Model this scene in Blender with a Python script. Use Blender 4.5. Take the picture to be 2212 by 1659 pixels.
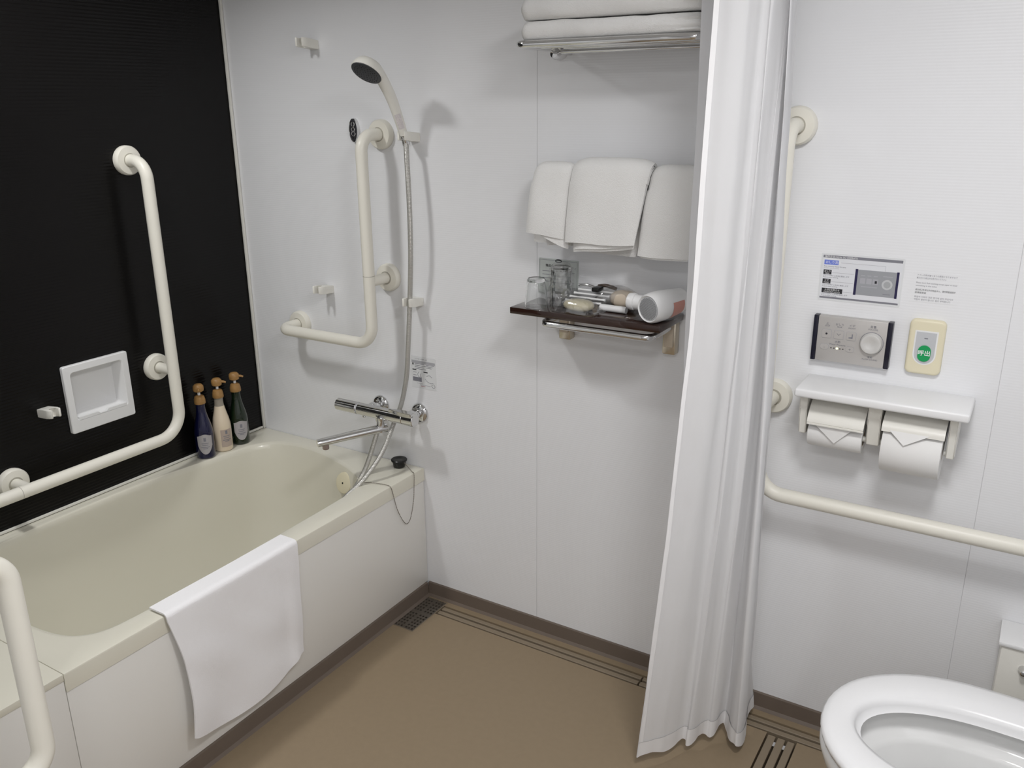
import bpy, bmesh, math, random
from mathutils import Vector, Matrix, noise

# ------------------------------------------------------------------ camera, world, lights, exposure
for o in list(bpy.data.objects):
    bpy.data.objects.remove(o, do_unlink=True)
SC = bpy.context.scene
COL = SC.collection
R_ = math.radians

YAW, PITCH, ROLL = R_(-31.685), R_(18.098), R_(0.493)
fw = Vector((math.sin(YAW) * math.cos(PITCH), math.cos(YAW) * math.cos(PITCH), -math.sin(PITCH)))
rt = Vector((math.cos(YAW), -math.sin(YAW), 0))
dn = fw.cross(rt)
cr, sr = math.cos(ROLL), math.sin(ROLL)
rt2, dn2 = cr * rt + sr * dn, -sr * rt + cr * dn
cam_d = bpy.data.cameras.new('camera')
cam = bpy.data.objects.new('camera', cam_d)
COL.objects.link(cam)
cam_d.sensor_width = 36.0
cam_d.lens = 36.0 * 1860.85 / 2212.0
cam_d.clip_start = 0.02
cam.matrix_world = Matrix(((rt2.x, -dn2.x, -fw.x, 2.239), (rt2.y, -dn2.y, -fw.y, -1.962),
                           (rt2.z, -dn2.z, -fw.z, 1.528), (0, 0, 0, 1)))
SC.camera = cam

world = bpy.data.worlds.new('world')
SC.world = world
world.use_nodes = True
world.node_tree.nodes['Background'].inputs[0].default_value = (0.5, 0.5, 0.5, 1)
world.node_tree.nodes['Background'].inputs[1].default_value = 0.02

SC.view_settings.view_transform = 'Standard'
SC.view_settings.look = 'None'
SC.view_settings.gamma = 1.0
SC.view_settings.use_curve_mapping = False
SC.view_settings.exposure = 0.0


def area(name, loc, size, power, color=(1, 1, 1), spread=180):
    l = bpy.data.lights.new(name, 'AREA')
    l.shape = 'DISK'
    l.size = size
    l.energy = power
    l.color = color
    l.spread = R_(spread)
    o = bpy.data.objects.new(name, l)
    COL.objects.link(o)
    o.location = loc
    return o


area('bath_downlight', (0.37, -0.88, 2.085), 0.15, 6.6, (1.0, 1.0, 0.995), 150)
area('toilet_downlight', (2.20, -1.10, 2.085), 0.32, 12.8, (1.0, 0.995, 1.0), 175)
area('basin_downlight', (2.10, -2.05, 2.085), 0.30, 8.2, (1.0, 0.99, 0.99), 175)

# ------------------------------------------------------------------ helpers
ORG = {}


def fin(o, label=None, cat=None, group=None, kind=None):
    if label: o['label'] = label
    if cat: o['category'] = cat
    if group: o['group'] = group
    if kind: o['kind'] = kind
    return o


def thing(name, label, cat, loc, group=None):
    o = bpy.data.objects.new(name, None)
    o.empty_display_size = 0.03
    COL.objects.link(o)
    o.location = loc
    ORG[o.name] = Vector(loc)
    return fin(o, label, cat, group)


def obj(name, bm, mat, parent=None, smooth=True, angle=40, label=None, cat=None, group=None, kind=None, recalc=True):
    if recalc:
        bmesh.ops.recalc_face_normals(bm, faces=bm.faces[:])
    if parent is not None:
        org = ORG[parent.name]
    else:
        xs = [v.co for v in bm.verts]
        mn = Vector((min(c.x for c in xs), min(c.y for c in xs), min(c.z for c in xs)))
        mx = Vector((max(c.x for c in xs), max(c.y for c in xs), max(c.z for c in xs)))
        org = Vector(((mn.x + mx.x) / 2, (mn.y + mx.y) / 2, mn.z))
    bmesh.ops.translate(bm, verts=bm.verts[:], vec=-org)
    me = bpy.data.meshes.new(name)
    bm.to_mesh(me)
    bm.free()
    o = bpy.data.objects.new(name, me)
    COL.objects.link(o)
    if parent is not None:
        o.parent = parent
    else:
        o.location = org
    ORG[o.name] = org
    for m in (mat if isinstance(mat, (list, tuple)) else [mat]):
        me.materials.append(m)
    if smooth:
        for p in me.polygons:
            p.use_smooth = True
        try:
            me.set_sharp_from_angle(angle=R_(angle))
        except Exception:
            pass
    return fin(o, label, cat, group, kind)


def struct(name, bm, mat, **k):
    return obj(name, bm, mat, kind='structure', **k)


def B():
    return bmesh.new()


def box(bm, x0, x1, y0, y1, z0, z1, bev=0.0, seg=2, M=None):
    c = Matrix.Translation(((x0 + x1) / 2, (y0 + y1) / 2, (z0 + z1) / 2)) @ Matrix.Diagonal((abs(x1 - x0), abs(y1 - y0), abs(z1 - z0), 1))
    g = bmesh.ops.create_cube(bm, size=1.0, matrix=c)
    vs = g['verts']
    if bev > 0:
        es = list({e for v in vs for e in v.link_edges})
        r = bmesh.ops.bevel(bm, geom=es, offset=bev, segments=seg, affect='EDGES', profile=0.5)
        vs = list({v for f in r['faces'] for v in f.verts} | {v for v in vs if v.is_valid})
    if M is not None:
        bmesh.ops.transform(bm, matrix=M, verts=vs)
    return vs


def frame(axis):
    a = Vector(axis).normalized()
    t = Vector((0, 0, 1)) if abs(a.z) < 0.9 else Vector((1, 0, 0))
    u = t.cross(a).normalized()
    return u, a.cross(u).normalized(), a


def rings(bm, loops, cap0=True, cap1=True, closed=True):
    vs = [[bm.verts.new(p) for p in L] for L in loops]
    for a, b in zip(vs, vs[1:]):
        n = len(a)
        for i in range(n if closed else n - 1):
            j = (i + 1) % n
            try:
                bm.faces.new((a[i], a[j], b[j], b[i]))
            except ValueError:
                pass
    if cap0: bm.faces.new(list(reversed(vs[0])))
    if cap1: bm.faces.new(vs[-1])
    return vs


def lathe(bm, prof, origin=(0, 0, 0), axis=(0, 0, 1), n=28, sx=1.0, cap0=True, cap1=True):
    u, w, a = frame(axis)
    o = Vector(origin)
    L = []
    for r, h in prof:
        r = max(r, 1e-5)
        L.append([o + a * h + (u * math.cos(2 * math.pi * i / n) * sx + w * math.sin(2 * math.pi * i / n)) * r for i in range(n)])
    return rings(bm, L, cap0, cap1)


def fillet(pts, r, seg=8):
    pts = [Vector(p) for p in pts]
    out = [pts[0]]
    for i in range(1, len(pts) - 1):
        p = pts[i]
        a, b = (pts[i - 1] - p), (pts[i + 1] - p)
        ang = a.angle(b)
        rr = r[i] if isinstance(r, (list, tuple)) else r
        if ang > math.pi - 0.02 or rr <= 0:
            out.append(p)
            continue
        d = min(rr / math.tan(ang / 2), a.length * 0.95, b.length * 0.95)
        rr = d * math.tan(ang / 2)
        a.normalize(); b.normalize()
        c = p + (a + b).normalized() * (rr / math.sin(ang / 2))
        s, e = p + a * d - c, p + b * d - c
        tot = s.angle(e)
        ax = s.cross(e).normalized()
        for k in range(seg + 1):
            out.append(c + Matrix.Rotation(tot * k / seg, 3, ax) @ s)
    out.append(pts[-1])
    return out


def crom(pts, n=8, closed=False):
    pts = [Vector(p) for p in pts]
    m = len(pts)
    out = []
    rng = range(m if closed else m - 1)
    for i in rng:
        g = (lambda k: pts[k % m]) if closed else (lambda k: pts[max(0, min(m - 1, k))])
        p0, p1, p2, p3 = g(i - 1), g(i), g(i + 1), g(i + 2)
        for k in range(n):
            t = k / n
            out.append(0.5 * ((2 * p1) + (p2 - p0) * t + (2 * p0 - 5 * p1 + 4 * p2 - p3) * t * t + (3 * p1 - p0 - 3 * p2 + p3) * t ** 3))
    if not closed:
        out.append(pts[-1])
    return out


def sweep(bm, pts, r, n=14, cap=True, flat=1.0):
    pts = [Vector(p) for p in pts]
    m = len(pts)
    T = []
    for i in range(m):
        T.append((pts[min(i + 1, m - 1)] - pts[max(i - 1, 0)]).normalized())
    u, w, _ = frame(T[0])
    L = []
    for i in range(m):
        if i:
            q = T[i - 1].rotation_difference(T[i])
            u = q @ u
            u = (u - T[i] * u.dot(T[i])).normalized()
        w = T[i].cross(u)
        rr = r[i] if isinstance(r, (list, tuple)) else r
        L.append([pts[i] + (u * math.cos(2 * math.pi * k / n) + w * math.sin(2 * math.pi * k / n) * flat) * rr for k in range(n)])
    rings(bm, L, cap, cap)


def prism(bm, poly, f, d0, d1):
    """poly: list of (u,v); f(u,v,d)->xyz"""
    a = [bm.verts.new(f(u, v, d0)) for u, v in poly]
    b = [bm.verts.new(f(u, v, d1)) for u, v in poly]
    n = len(poly)
    bm.faces.new(a)
    bm.faces.new(list(reversed(b)))
    for i in range(n):
        bm.faces.new((a[i], b[i], b[(i + 1) % n], a[(i + 1) % n]))


def rrect(u0, u1, v0, v1, r, seg=6):
    out = []
    for cu, cv, a0 in ((u1 - r, v1 - r, 0), (u0 + r, v1 - r, 90), (u0 + r, v0 + r, 180), (u1 - r, v0 + r, 270)):
        for k in range(seg + 1):
            a = R_(a0 + 90 * k / seg)
            out.append((cu + r * math.cos(a), cv + r * math.sin(a)))
    return out


def plate(bm, us, vs, hole, f, d0, d1):
    """solid plate with rectangular holes; front at d0, back at d1"""
    cache = {}

    def V(i, j, d):
        k = (i, j, d)
        if k not in cache:
            cache[k] = bm.verts.new(f(us[i], vs[j], d))
        return cache[k]
    nu, nv = len(us) - 1, len(vs) - 1
    sol = [[not hole((us[i] + us[i + 1]) / 2, (vs[j] + vs[j + 1]) / 2) for j in range(nv)] for i in range(nu)]
    ok = lambda i, j: 0 <= i < nu and 0 <= j < nv and sol[i][j]
    for i in range(nu):
        for j in range(nv):
            if not sol[i][j]: continue
            for d in (d0, d1):
                bm.faces.new((V(i, j, d), V(i + 1, j, d), V(i + 1, j + 1, d), V(i, j + 1, d)))
            for (di, dj, a, b) in ((-1, 0, (i, j), (i, j + 1)), (1, 0, (i + 1, j), (i + 1, j + 1)), (0, -1, (i, j), (i + 1, j)), (0, 1, (i, j + 1), (i + 1, j + 1))):
                if not ok(i + di, j + dj):
                    bm.faces.new((V(*a, d0), V(*b, d0), V(*b, d1), V(*a, d1)))


BACK = lambda u, v, d: (u, d, v)          # on the back wall: u=x, v=z, d=y
LEFT = lambda u, v, d: (d, u, v)          # on the black wall: u=y, v=z, d=x
FLAT = lambda u, v, d: (u, v, d)


def text(s, size, x, y, z, mat, parent, name='lettering', align='LEFT', sx=1.0, bold=0.0):
    c = bpy.data.curves.new(name, 'FONT')
    c.body = s
    c.size = size
    c.align_x = align
    c.resolution_u = 2
    c.extrude = 0.00005
    c.offset = bold
    t = bpy.data.objects.new(name + '_tmp', c)
    COL.objects.link(t)
    bpy.context.view_layer.update()
    me = bpy.data.meshes.new_from_object(t.evaluated_get(bpy.context.evaluated_depsgraph_get()))
    bpy.data.objects.remove(t, do_unlink=True)
    bpy.data.curves.remove(c)
    me.transform(Matrix.Translation(Vector((x, y, z)) - ORG[parent.name]) @ Matrix.Rotation(R_(90), 4, 'X') @ Matrix.Diagonal((sx, 1, 1, 1)))
    me.materials.clear()
    me.materials.append(mat)
    me.name = name
    o = bpy.data.objects.new(name, me)
    COL.objects.link(o)
    o.parent = parent
    return o


# ------------------------------------------------------------------ materials
def srgb(r, g, b):
    f = lambda c: (c / 255 / 12.92) if c / 255 <= 0.04045 else ((c / 255 + 0.055) / 1.055) ** 2.4
    return (f(r), f(g), f(b), 1)


def mat(name, col, rough=0.5, metal=0.0, spec=0.5, trans=0.0, ior=1.45, bump=None, alpha=1.0, coat=0.0, emit=None, var=0.0, varscale=8.0, sss=0.0):
    m = bpy.data.materials.new(name)
    m.use_nodes = True
    nt = m.node_tree
    p = nt.nodes['Principled BSDF']
    if len(col) == 3: col = (*col, 1)
    p.inputs['Base Color'].default_value = col
    p.inputs['Roughness'].default_value = rough
    p.inputs['Metallic'].default_value = metal
    p.inputs['Specular IOR Level'].default_value = spec
    p.inputs['Transmission Weight'].default_value = trans
    p.inputs['IOR'].default_value = ior
    p.inputs['Alpha'].default_value = alpha
    p.inputs['Coat Weight'].default_value = coat
    if emit:
        p.inputs['Emission Color'].default_value = (*emit[0], 1)
        p.inputs['Emission Strength'].default_value = emit[1]
    if var > 0:
        tc = nt.nodes.new('ShaderNodeNewGeometry')
        nz = nt.nodes.new('ShaderNodeTexNoise')
        nz.inputs['Scale'].default_value = varscale
        nz.inputs['Detail'].default_value = 4
        nt.links.new(tc.outputs['Position'], nz.inputs['Vector'])
        mx = nt.nodes.new('ShaderNodeMix')
        mx.data_type = 'RGBA'
        mx.inputs[6].default_value = [c * (1 - var) for c in col[:3]] + [1]
        mx.inputs[7].default_value = [min(1, c * (1 + var)) for c in col[:3]] + [1]
        nt.links.new(nz.outputs['Fac'], mx.inputs[0])
        nt.links.new(mx.outputs[2], p.inputs['Base Color'])
    if bump:
        kind, scale, strength, dist = bump
        geo = nt.nodes.new('ShaderNodeNewGeometry')
        bp = nt.nodes.new('ShaderNodeBump')
        bp.inputs['Strength'].default_value = strength
        bp.inputs['Distance'].default_value = dist
        if kind == 'rib':
            sep = nt.nodes.new('ShaderNodeSeparateXYZ')
            nt.links.new(geo.outputs['Position'], sep.inputs[0])
            mu = nt.nodes.new('ShaderNodeMath'); mu.operation = 'MULTIPLY'
            mu.inputs[1].default_value = 2 * math.pi / scale
            nt.links.new(sep.outputs['Z'], mu.inputs[0])
            sn = nt.nodes.new('ShaderNodeMath'); sn.operation = 'SINE'
            nt.links.new(mu.outputs[0], sn.inputs[0])
            nt.links.new(sn.outputs[0], bp.inputs['Height'])
        else:
            nz = nt.nodes.new('ShaderNodeTexNoise')
            nz.inputs['Scale'].default_value = scale
            nz.inputs['Detail'].default_value = 3
            nt.links.new(geo.outputs['Position'], nz.inputs['Vector'])
            nt.links.new(nz.outputs['Fac'], bp.inputs['Height'])
        nt.links.new(bp.outputs['Normal'], p.inputs['Normal'])
    return m


M_WALL = mat('white_panel', (0.84, 0.845, 0.86), 0.35, bump=('rib', 0.006, 0.08, 0.0005), var=0.01, varscale=2)
M_JOINT = mat('panel_joint', (0.74, 0.74, 0.75), 0.6)
M_BLACK = mat('black_panel', (0.0040, 0.0036, 0.0036), 0.24, spec=0.26, bump=('rib', 0.009, 0.35, 0.0007))
M_TRIM = mat('corner_trim', (0.72, 0.71, 0.66), 0.4)
M_FLOOR = mat('beige_floor', (0.275, 0.21, 0.135), 0.5, bump=('noise', 900, 0.15, 0.0006), var=0.06, varscale=60)
M_SLAT = mat('taupe_slat', (0.25, 0.20, 0.14), 0.5, var=0.05, varscale=40)
M_PIT = mat('dark_trench', (0.012, 0.009, 0.006), 0.7)
M_BASE = mat('taupe_baseboard', (0.15, 0.118, 0.094), 0.45, var=0.05, varscale=20)
M_CEIL = mat('white_ceiling', (0.85, 0.85, 0.85), 0.7)
M_TUB = mat('cream_tub', (0.76, 0.735, 0.63), 0.22, coat=0.3, var=0.015, varscale=3)
M_APRON = mat('apron_panel', (0.83, 0.815, 0.775), 0.35)
M_IVORY = mat('ivory_vinyl', (0.82, 0.795, 0.71), 0.38)
M_IVLINE = mat('ivory_seam', (0.42, 0.40, 0.34), 0.6)
M_IVORY2 = mat('ivory_plastic', (0.83, 0.815, 0.755), 0.35)
M_WHITEP = mat('white_plastic', (0.84, 0.84, 0.84), 0.32)
M_TRAY = mat('tray_plastic', (0.78, 0.78, 0.78), 0.35)
M_CHROME = mat('chrome', (0.72, 0.72, 0.72), 0.08, metal=1.0)
M_HOSE = mat('hose_metal', (0.52, 0.51, 0.48), 0.32, metal=0.55, bump=('rib', 0.0035, 0.35, 0.0007))
M_CHAMP = mat('champagne_metal', (0.62, 0.56, 0.46), 0.25, metal=0.85)
M_GREY = mat('spray_grey', (0.045, 0.048, 0.055), 0.45)
M_DARK = mat('dark_hole', (0.01, 0.01, 0.01), 0.6)
M_RUBBER = mat('black_rubber', (0.008, 0.008, 0.008), 0.3)
M_CHAIN = mat('chain_metal', (0.32, 0.29, 0.25), 0.35, metal=0.8)
M_BROWN = mat('brown_shelf', (0.030, 0.013, 0.009), 0.12, coat=0.5, var=0.15, varscale=30)
M_CERAM = mat('white_ceramic', (0.83, 0.83, 0.82), 0.12, coat=0.4)
M_SEAT = mat('seat_plastic', (0.84, 0.84, 0.845), 0.22)
M_WATER = mat('water', (0.85, 0.88, 0.88), 0.02, trans=0.8, ior=1.33)
M_TERRY = mat('terry_white', (0.84, 0.835, 0.82), 0.95, spec=0.1, bump=('noise', 420, 0.55, 0.002))
M_MAT = mat('cotton_mat', (0.93, 0.92, 0.93), 0.95, spec=0.1, bump=('noise', 600, 0.35, 0.0012))
M_PAPER = mat('tissue_paper', (0.84, 0.835, 0.82), 0.9, spec=0.1, bump=('noise', 500, 0.15, 0.0006))
M_SILVER = mat('silver_panel', (0.52, 0.50, 0.48), 0.38, metal=0.25)
M_NAVY = mat('navy_end', (0.006, 0.006, 0.018), 0.25)
M_DIAL = mat('dial_silver', (0.66, 0.65, 0.63), 0.28, metal=0.2)
M_CREAM = mat('cream_plate', (0.78, 0.72, 0.53), 0.35)
M_LGREY = mat('light_grey', (0.55, 0.56, 0.58), 0.4)
M_GREEN = mat('green_button', (0.01, 0.33, 0.10), 0.35)
M_WHITE = mat('print_white', (0.85, 0.85, 0.85), 0.5)
M_INK = mat('print_black', (0.02, 0.02, 0.025), 0.6)
M_INKG = mat('print_grey', (0.22, 0.22, 0.25), 0.6)
M_INKL = mat('print_lightgrey', (0.42, 0.42, 0.45), 0.6)
M_BLUE = mat('print_blue', (0.16, 0.22, 0.66), 0.6)
M_PINKI = mat('print_pink', (0.45, 0.25, 0.27), 0.6)
M_CARD = mat('print_card', (0.76, 0.77, 0.80), 0.35)
M_FILM = mat('clear_film_on_wall', (0.76, 0.77, 0.78), 0.15)
M_SIGN = mat('grey_sign', (0.56, 0.59, 0.57), 0.3)
M_LED = mat('led_on', (0.9, 0.95, 0.5), 0.4, emit=((0.95, 1.0, 0.45), 3.0))
M_LEDOFF = mat('led_off', (0.06, 0.05, 0.05), 0.4)
M_WOOD = mat('pump_wood', (0.36, 0.20, 0.07), 0.4, var=0.25, varscale=120)
M_BLUEG = mat('blue_glass', (0.004, 0.005, 0.045), 0.05, coat=0.5, trans=0.15)
M_GREENG = mat('green_glass', (0.007, 0.018, 0.007), 0.05, coat=0.5, trans=0.15)
M_MILK = mat('milky_glass', (0.78, 0.66, 0.50), 0.12, coat=0.5)
M_NECKG = mat('clear_neck', (0.45, 0.40, 0.33), 0.05, coat=0.5, trans=0.3)
M_LABEL = mat('bottle_label', (0.42, 0.40, 0.41), 0.55)
M_LABEL2 = mat('bottle_label_beige', (0.48, 0.39, 0.33), 0.55)
M_SOAP = mat('cream_soap', (0.80, 0.74, 0.55), 0.3, coat=0.6)
M_PINK = mat('pink_label', (0.62, 0.30, 0.25), 0.4)
M_GRILL = mat('grille_grey', (0.16, 0.15, 0.15), 0.5)
M_BEIGE = mat('beige_plastic', (0.62, 0.53, 0.42), 0.35)


def glass(name, col=(1, 1, 1), rough=0.0, ior=1.45):
    return mat(name, col, rough, trans=1.0, ior=ior)


M_GLASS = glass('clear_glass', (0.97, 0.98, 0.98))


def film(name):
    m = bpy.data.materials.new(name)
    m.use_nodes = True
    nt = m.node_tree
    nt.nodes.remove(nt.nodes['Principled BSDF'])
    out = nt.nodes['Material Output']
    mix = nt.nodes.new('ShaderNodeMixShader')
    tr = nt.nodes.new('ShaderNodeBsdfTransparent')
    gl = nt.nodes.new('ShaderNodeBsdfGlossy')
    gl.inputs['Roughness'].default_value = 0.07
    tr.inputs[0].default_value = (0.985, 0.985, 0.985, 1)
    mix.inputs[0].default_value = 0.26
    nt.links.new(tr.outputs[0], mix.inputs[1])
    nt.links.new(gl.outputs[0], mix.inputs[2])
    nt.links.new(mix.outputs[0], out.inputs[0])
    return m


M_FILMC = film('cellophane')


def cloth_translucent(name, col, fac):
    m = bpy.data.materials.new(name)
    m.use_nodes = True
    nt = m.node_tree
    nt.nodes.remove(nt.nodes['Principled BSDF'])
    out = nt.nodes['Material Output']
    mix = nt.nodes.new('ShaderNodeMixShader')
    d = nt.nodes.new('ShaderNodeBsdfDiffuse')
    t = nt.nodes.new('ShaderNodeBsdfTranslucent')
    d.inputs[0].default_value = (*col, 1)
    t.inputs[0].default_value = (*col, 1)
    mix.inputs[0].default_value = fac
    geo = nt.nodes.new('ShaderNodeNewGeometry')
    nz = nt.nodes.new('ShaderNodeTexNoise')
    nz.inputs['Scale'].default_value = 9
    nz.inputs['Detail'].default_value = 4
    bp = nt.nodes.new('ShaderNodeBump')
    bp.inputs['Strength'].default_value = 0.25
    bp.inputs['Distance'].default_value = 0.01
    nt.links.new(geo.outputs['Position'], nz.inputs['Vector'])
    nt.links.new(nz.outputs['Fac'], bp.inputs['Height'])
    nt.links.new(bp.outputs[0], d.inputs['Normal'])
    nt.links.new(d.outputs[0], mix.inputs[1])
    nt.links.new(t.outputs[0], mix.inputs[2])
    nt.links.new(mix.outputs[0], out.inputs[0])
    return m


M_CURT = cloth_translucent('curtain_cloth', (0.92, 0.92, 0.93), 0.33)
M_HEM = cloth_translucent('curtain_hem', (0.93, 0.925, 0.93), 0.04)

# ------------------------------------------------------------------ room shell
RX, RY, RZ = 2.80, -2.50, 2.10
xs = [0.0, 0.705, 0.790, 1.836, 1.911, RX]
ys = [RY, -1.60, -0.204, -0.088, -0.037, -0.018, 0.0]


def fhole(u, v):
    if 0.705 < u < 0.79 and -0.204 < v < -0.018: return True
    if u > 0.79 and -0.088 < v < -0.037: return True
    if 1.836 < u < 1.911 and -1.60 < v < -0.088: return True
    return False


bm = B(); plate(bm, xs, ys, fhole, FLAT, 0.0, -0.06)
floor = struct('floor', bm, M_FLOOR, smooth=False)
bm = B(); box(bm, 0.7, RX, -1.62, -0.01, -0.09, -0.0605)
obj('trench_base', bm, M_PIT, floor, smooth=False)

bm = B(); box(bm, 0, RX, 0.0014, 0.05, 0, RZ)
wall_back = struct('wall_back', bm, M_JOINT, smooth=False)
for a, b in ((0.0, 1.1085), (1.1095, 2.2080), (2.2090, RX)):
    bm = B(); box(bm, a, b, 0.0, 0.0013, 0, RZ, bev=0.0003, seg=1)
    obj('panel', bm, M_WALL, wall_back, smooth=False)

TY0, TY1, TZ0, TZ1 = -0.684, -0.500, 0.662, 0.840       # recess for the soap tray
bm = B()
plate(bm, [RY, TY0, TY1, 0.0], [0.0, TZ0, TZ1, RZ], lambda u, v: TY0 < u < TY1 and TZ0 < v < TZ1, LEFT, 0.0, -0.06)
wall_left = struct('wall_left', bm, M_BLACK, smooth=False)
bm = B(); box(bm, RX, RX + 0.05, RY, 0, 0, RZ)
struct('wall_right', bm, M_WALL, smooth=False)
bm = B(); box(bm, 0, RX, RY - 0.05, RY, 0, RZ)
struct('wall_front', bm, M_WALL, smooth=False)
bm = B(); box(bm, 0, 1.088, -1.60, -1.50, 0, RZ)
struct('wall_partition', bm, M_WALL, smooth=False)
bm = B(); box(bm, 0, RX, RY, 0, RZ, RZ + 0.05)
struct('ceiling', bm, M_CEIL, smooth=False)

prof = [(0.0, 0.0), (-0.016, 0.0), (-0.010, 0.008), (-0.007, 0.045), (0.0, 0.046)]
bm = B(); prism(bm, prof, lambda u, v, d: (d, u - 0.0002, v), 0.706, RX)
struct('baseboard_back', bm, M_BASE, smooth=False)
bm = B(); prism(bm, prof, lambda u, v, d: (0.6995 - u, d, v), -1.498, -0.012)
struct('baseboard_tub', bm, M_BASE, smooth=False)
bm = B(); box(bm, 0.0004, 0.010, -0.010, -0.0004, 0.447, RZ, bev=0.003)
struct('trim_1', bm, M_TRIM)
bm = B(); box(bm, 0.0003, 0.006, -1.498, -0.011, 0.4475, 0.4555, bev=0.002)
struct('trim_2', bm, M_TRIM)

# ------------------------------------------------------------------ drains in the floor
def slatset(name, label, rects, tabs=()):
    t = thing(name, label, 'drain cover', ((rects[0][0] + rects[0][1]) / 2, (rects[0][2] + rects[0][3]) / 2, -0.03), 'slotted floor drain covers')
    for (x0, x1, y0, y1) in rects:
        bm = B(); box(bm, x0, x1, y0, y1, -0.030, -0.0005, bev=0.0012, seg=1)
        obj('slat', bm, M_SLAT, t, smooth=False)
    for (x0, x1, y0, y1) in tabs:
        bm = B(); box(bm, x0, x1, y0, y1, -0.028, -0.002)
        obj('tab', bm, M_CHROME, t, smooth=False)
    return t


SY = ((-0.0572, -0.0428), (-0.0810, -0.0652))
slatset('drain_cover', 'long slotted beige drain cover running from the tub corner along the back wall', [(0.793, 1.4755, a, b) for a, b in SY])
slatset('drain_cover', 'slotted beige drain cover along the wall behind curtain hem and toilet', [(1.4795, 2.795, a, b) for a, b in SY])
slatset('drain_cover', 'slotted beige drain cover leading away from the wall between curtain and toilet',
        [(1.8405, 1.8595, -1.595, -0.0925), (1.8648, 1.8835, -1.595, -0.0925), (1.8888, 1.9065, -1.595, -0.0925)],
        [(1.8595, 1.8648, -0.128, -0.112), (1.8835, 1.8888, -0.128, -0.112)])

t = thing('floor_drain', 'dark perforated corner drain grate on floor beside the tub panel', 'drain grate', (0.7475, -0.11, -0.03))
hx = [0.7085 + 0.0]
gx = [0.707]; gy = [-0.202]
holes_x, holes_y = [], []
x = 0.7135
for k in range(6):
    if k == 3: x += 0.006
    holes_x.append((x, x + 0.0062)); x += 0.0112
y = -0.195
for k in range(12):
    if k == 6: y += 0.010
    holes_y.append((y, y + 0.0072)); y += 0.0145
gx = sorted({0.707, 0.7885} | {v for h in holes_x for v in h})
gy = sorted({-0.202, -0.0195} | {v for h in holes_y for v in h})
bm = B()
plate(bm, gx, gy, lambda u, v: any(a < u < b for a, b in holes_x) and any(a < v < b for a, b in holes_y), FLAT, -0.001, -0.006)
M_GRATE = mat('grate_plastic', (0.10, 0.085, 0.068), 0.4)
obj('grate', bm, M_GRATE, t, smooth=False)
bm = B()
plate(bm, [0.7065, 0.709, 0.7865, 0.789], [-0.2025, -0.2, -0.021, -0.019], lambda u, v: 0.709 < u < 0.7865 and -0.2 < v < -0.021, FLAT, -0.0005, -0.030)
obj('frame', bm, M_SLAT, t, smooth=False)

# ------------------------------------------------------------------ bathtub
TW, TL, TH = 0.703, -1.193, 0.447
open_pts = [(0.034, -0.62), (0.040, -0.48), (0.060, -0.34), (0.078, -0.21), (0.095, -0.14), (0.145, -0.078), (0.24, -0.058), (0.35, -0.070),
            (0.45, -0.098), (0.53, -0.130), (0.59, -0.170), (0.622, -0.235), (0.632, -0.36), (0.637, -0.55), (0.642, -0.75), (0.646, -0.93),
            (0.640, -1.03), (0.618, -1.083), (0.57, -1.115), (0.48, -1.130), (0.34, -1.134), (0.20, -1.13), (0.11, -1.105), (0.062, -1.05), (0.045, -0.95), (0.036, -0.80)]
loop = [(p.x, p.y) for p in crom([(a, b, 0) for a, b in open_pts], 4, closed=True)]
cxm, cym = 0.345, -0.60


def outer_of(p):
    dx, dy = p[0] - cxm, p[1] - cym
    s = 1e9
    if dx > 0: s = min(s, (TW - cxm) / dx)
    if dx < 0: s = min(s, (0.001 - cxm) / dx)
    if dy > 0: s = min(s, (-0.001 - cym) / dy)
    if dy < 0: s = min(s, (TL - cym) / dy)
    return (cxm + dx * s, cym + dy * s)


outl = [outer_of(p) for p in loop]
for c in ((TW, -0.001), (TW, TL), (0.001, TL), (0.001, -0.001)):    # snap the nearest samples to the corners
    i = min(range(len(outl)), key=lambda k: (outl[k][0] - c[0]) ** 2 + (outl[k][1] - c[1]) ** 2)
    outl[i] = c


def insetp(p, k):
    return (p[0] + (cxm - p[0]) * k, p[1] + (cym - p[1]) * k)


def clampo(p, e):
    return (min(max(p[0], 0.001 + e), TW - e), min(max(p[1], TL + e), -0.001 - e))


L = [[Vector((*clampo(p, 0.0), 0.404)) for p in outl], [Vector((*clampo(p, 0.0), 0.442)) for p in outl],
     [Vector((*clampo(p, 0.0015), 0.4457)) for p in outl], [Vector((*clampo(p, 0.005), TH)) for p in outl],
     [Vector((*insetp(p, -0.015), TH)) for p in loop], [Vector((*p, TH - 0.0012)) for p in loop]]
for k, z in ((0.012, TH - 0.006), (0.02, TH - 0.02), (0.035, 0.36), (0.07, 0.22), (0.11, 0.12), (0.17, 0.065), (0.28, 0.045), (0.6, 0.04)):
    L.append([Vector((*insetp(p, k), z)) for p in loop])
tub = thing('bathtub', 'cream bathtub with rounded basin set against the black wall', 'bathtub', (0.35, -0.6, 0.0))
bm = B(); rings(bm, L, cap0=False, cap1=True)
obj('basin', bm, M_TUB, tub, angle=35)
bm = B(); box(bm, 0.675, 0.7005, TL + 0.0006, -0.0015, 0.046, 0.4035, bev=0.0015)
obj('apron_panel', bm, M_APRON, tub)
bm = B(); lathe(bm, [(0.033, 0.0), (0.0345, 0.003), (0.033, 0.008), (0.028, 0.010), (0.003, 0.0105), (0.0025, 0.0092)], (0.487, -0.128, 0.395), (-0.12, -0.97, 0.25), 32)
cap = obj('overflow_cap', bm, M_CREAM, tub, label='pale yellow round overflow cap')
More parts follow.
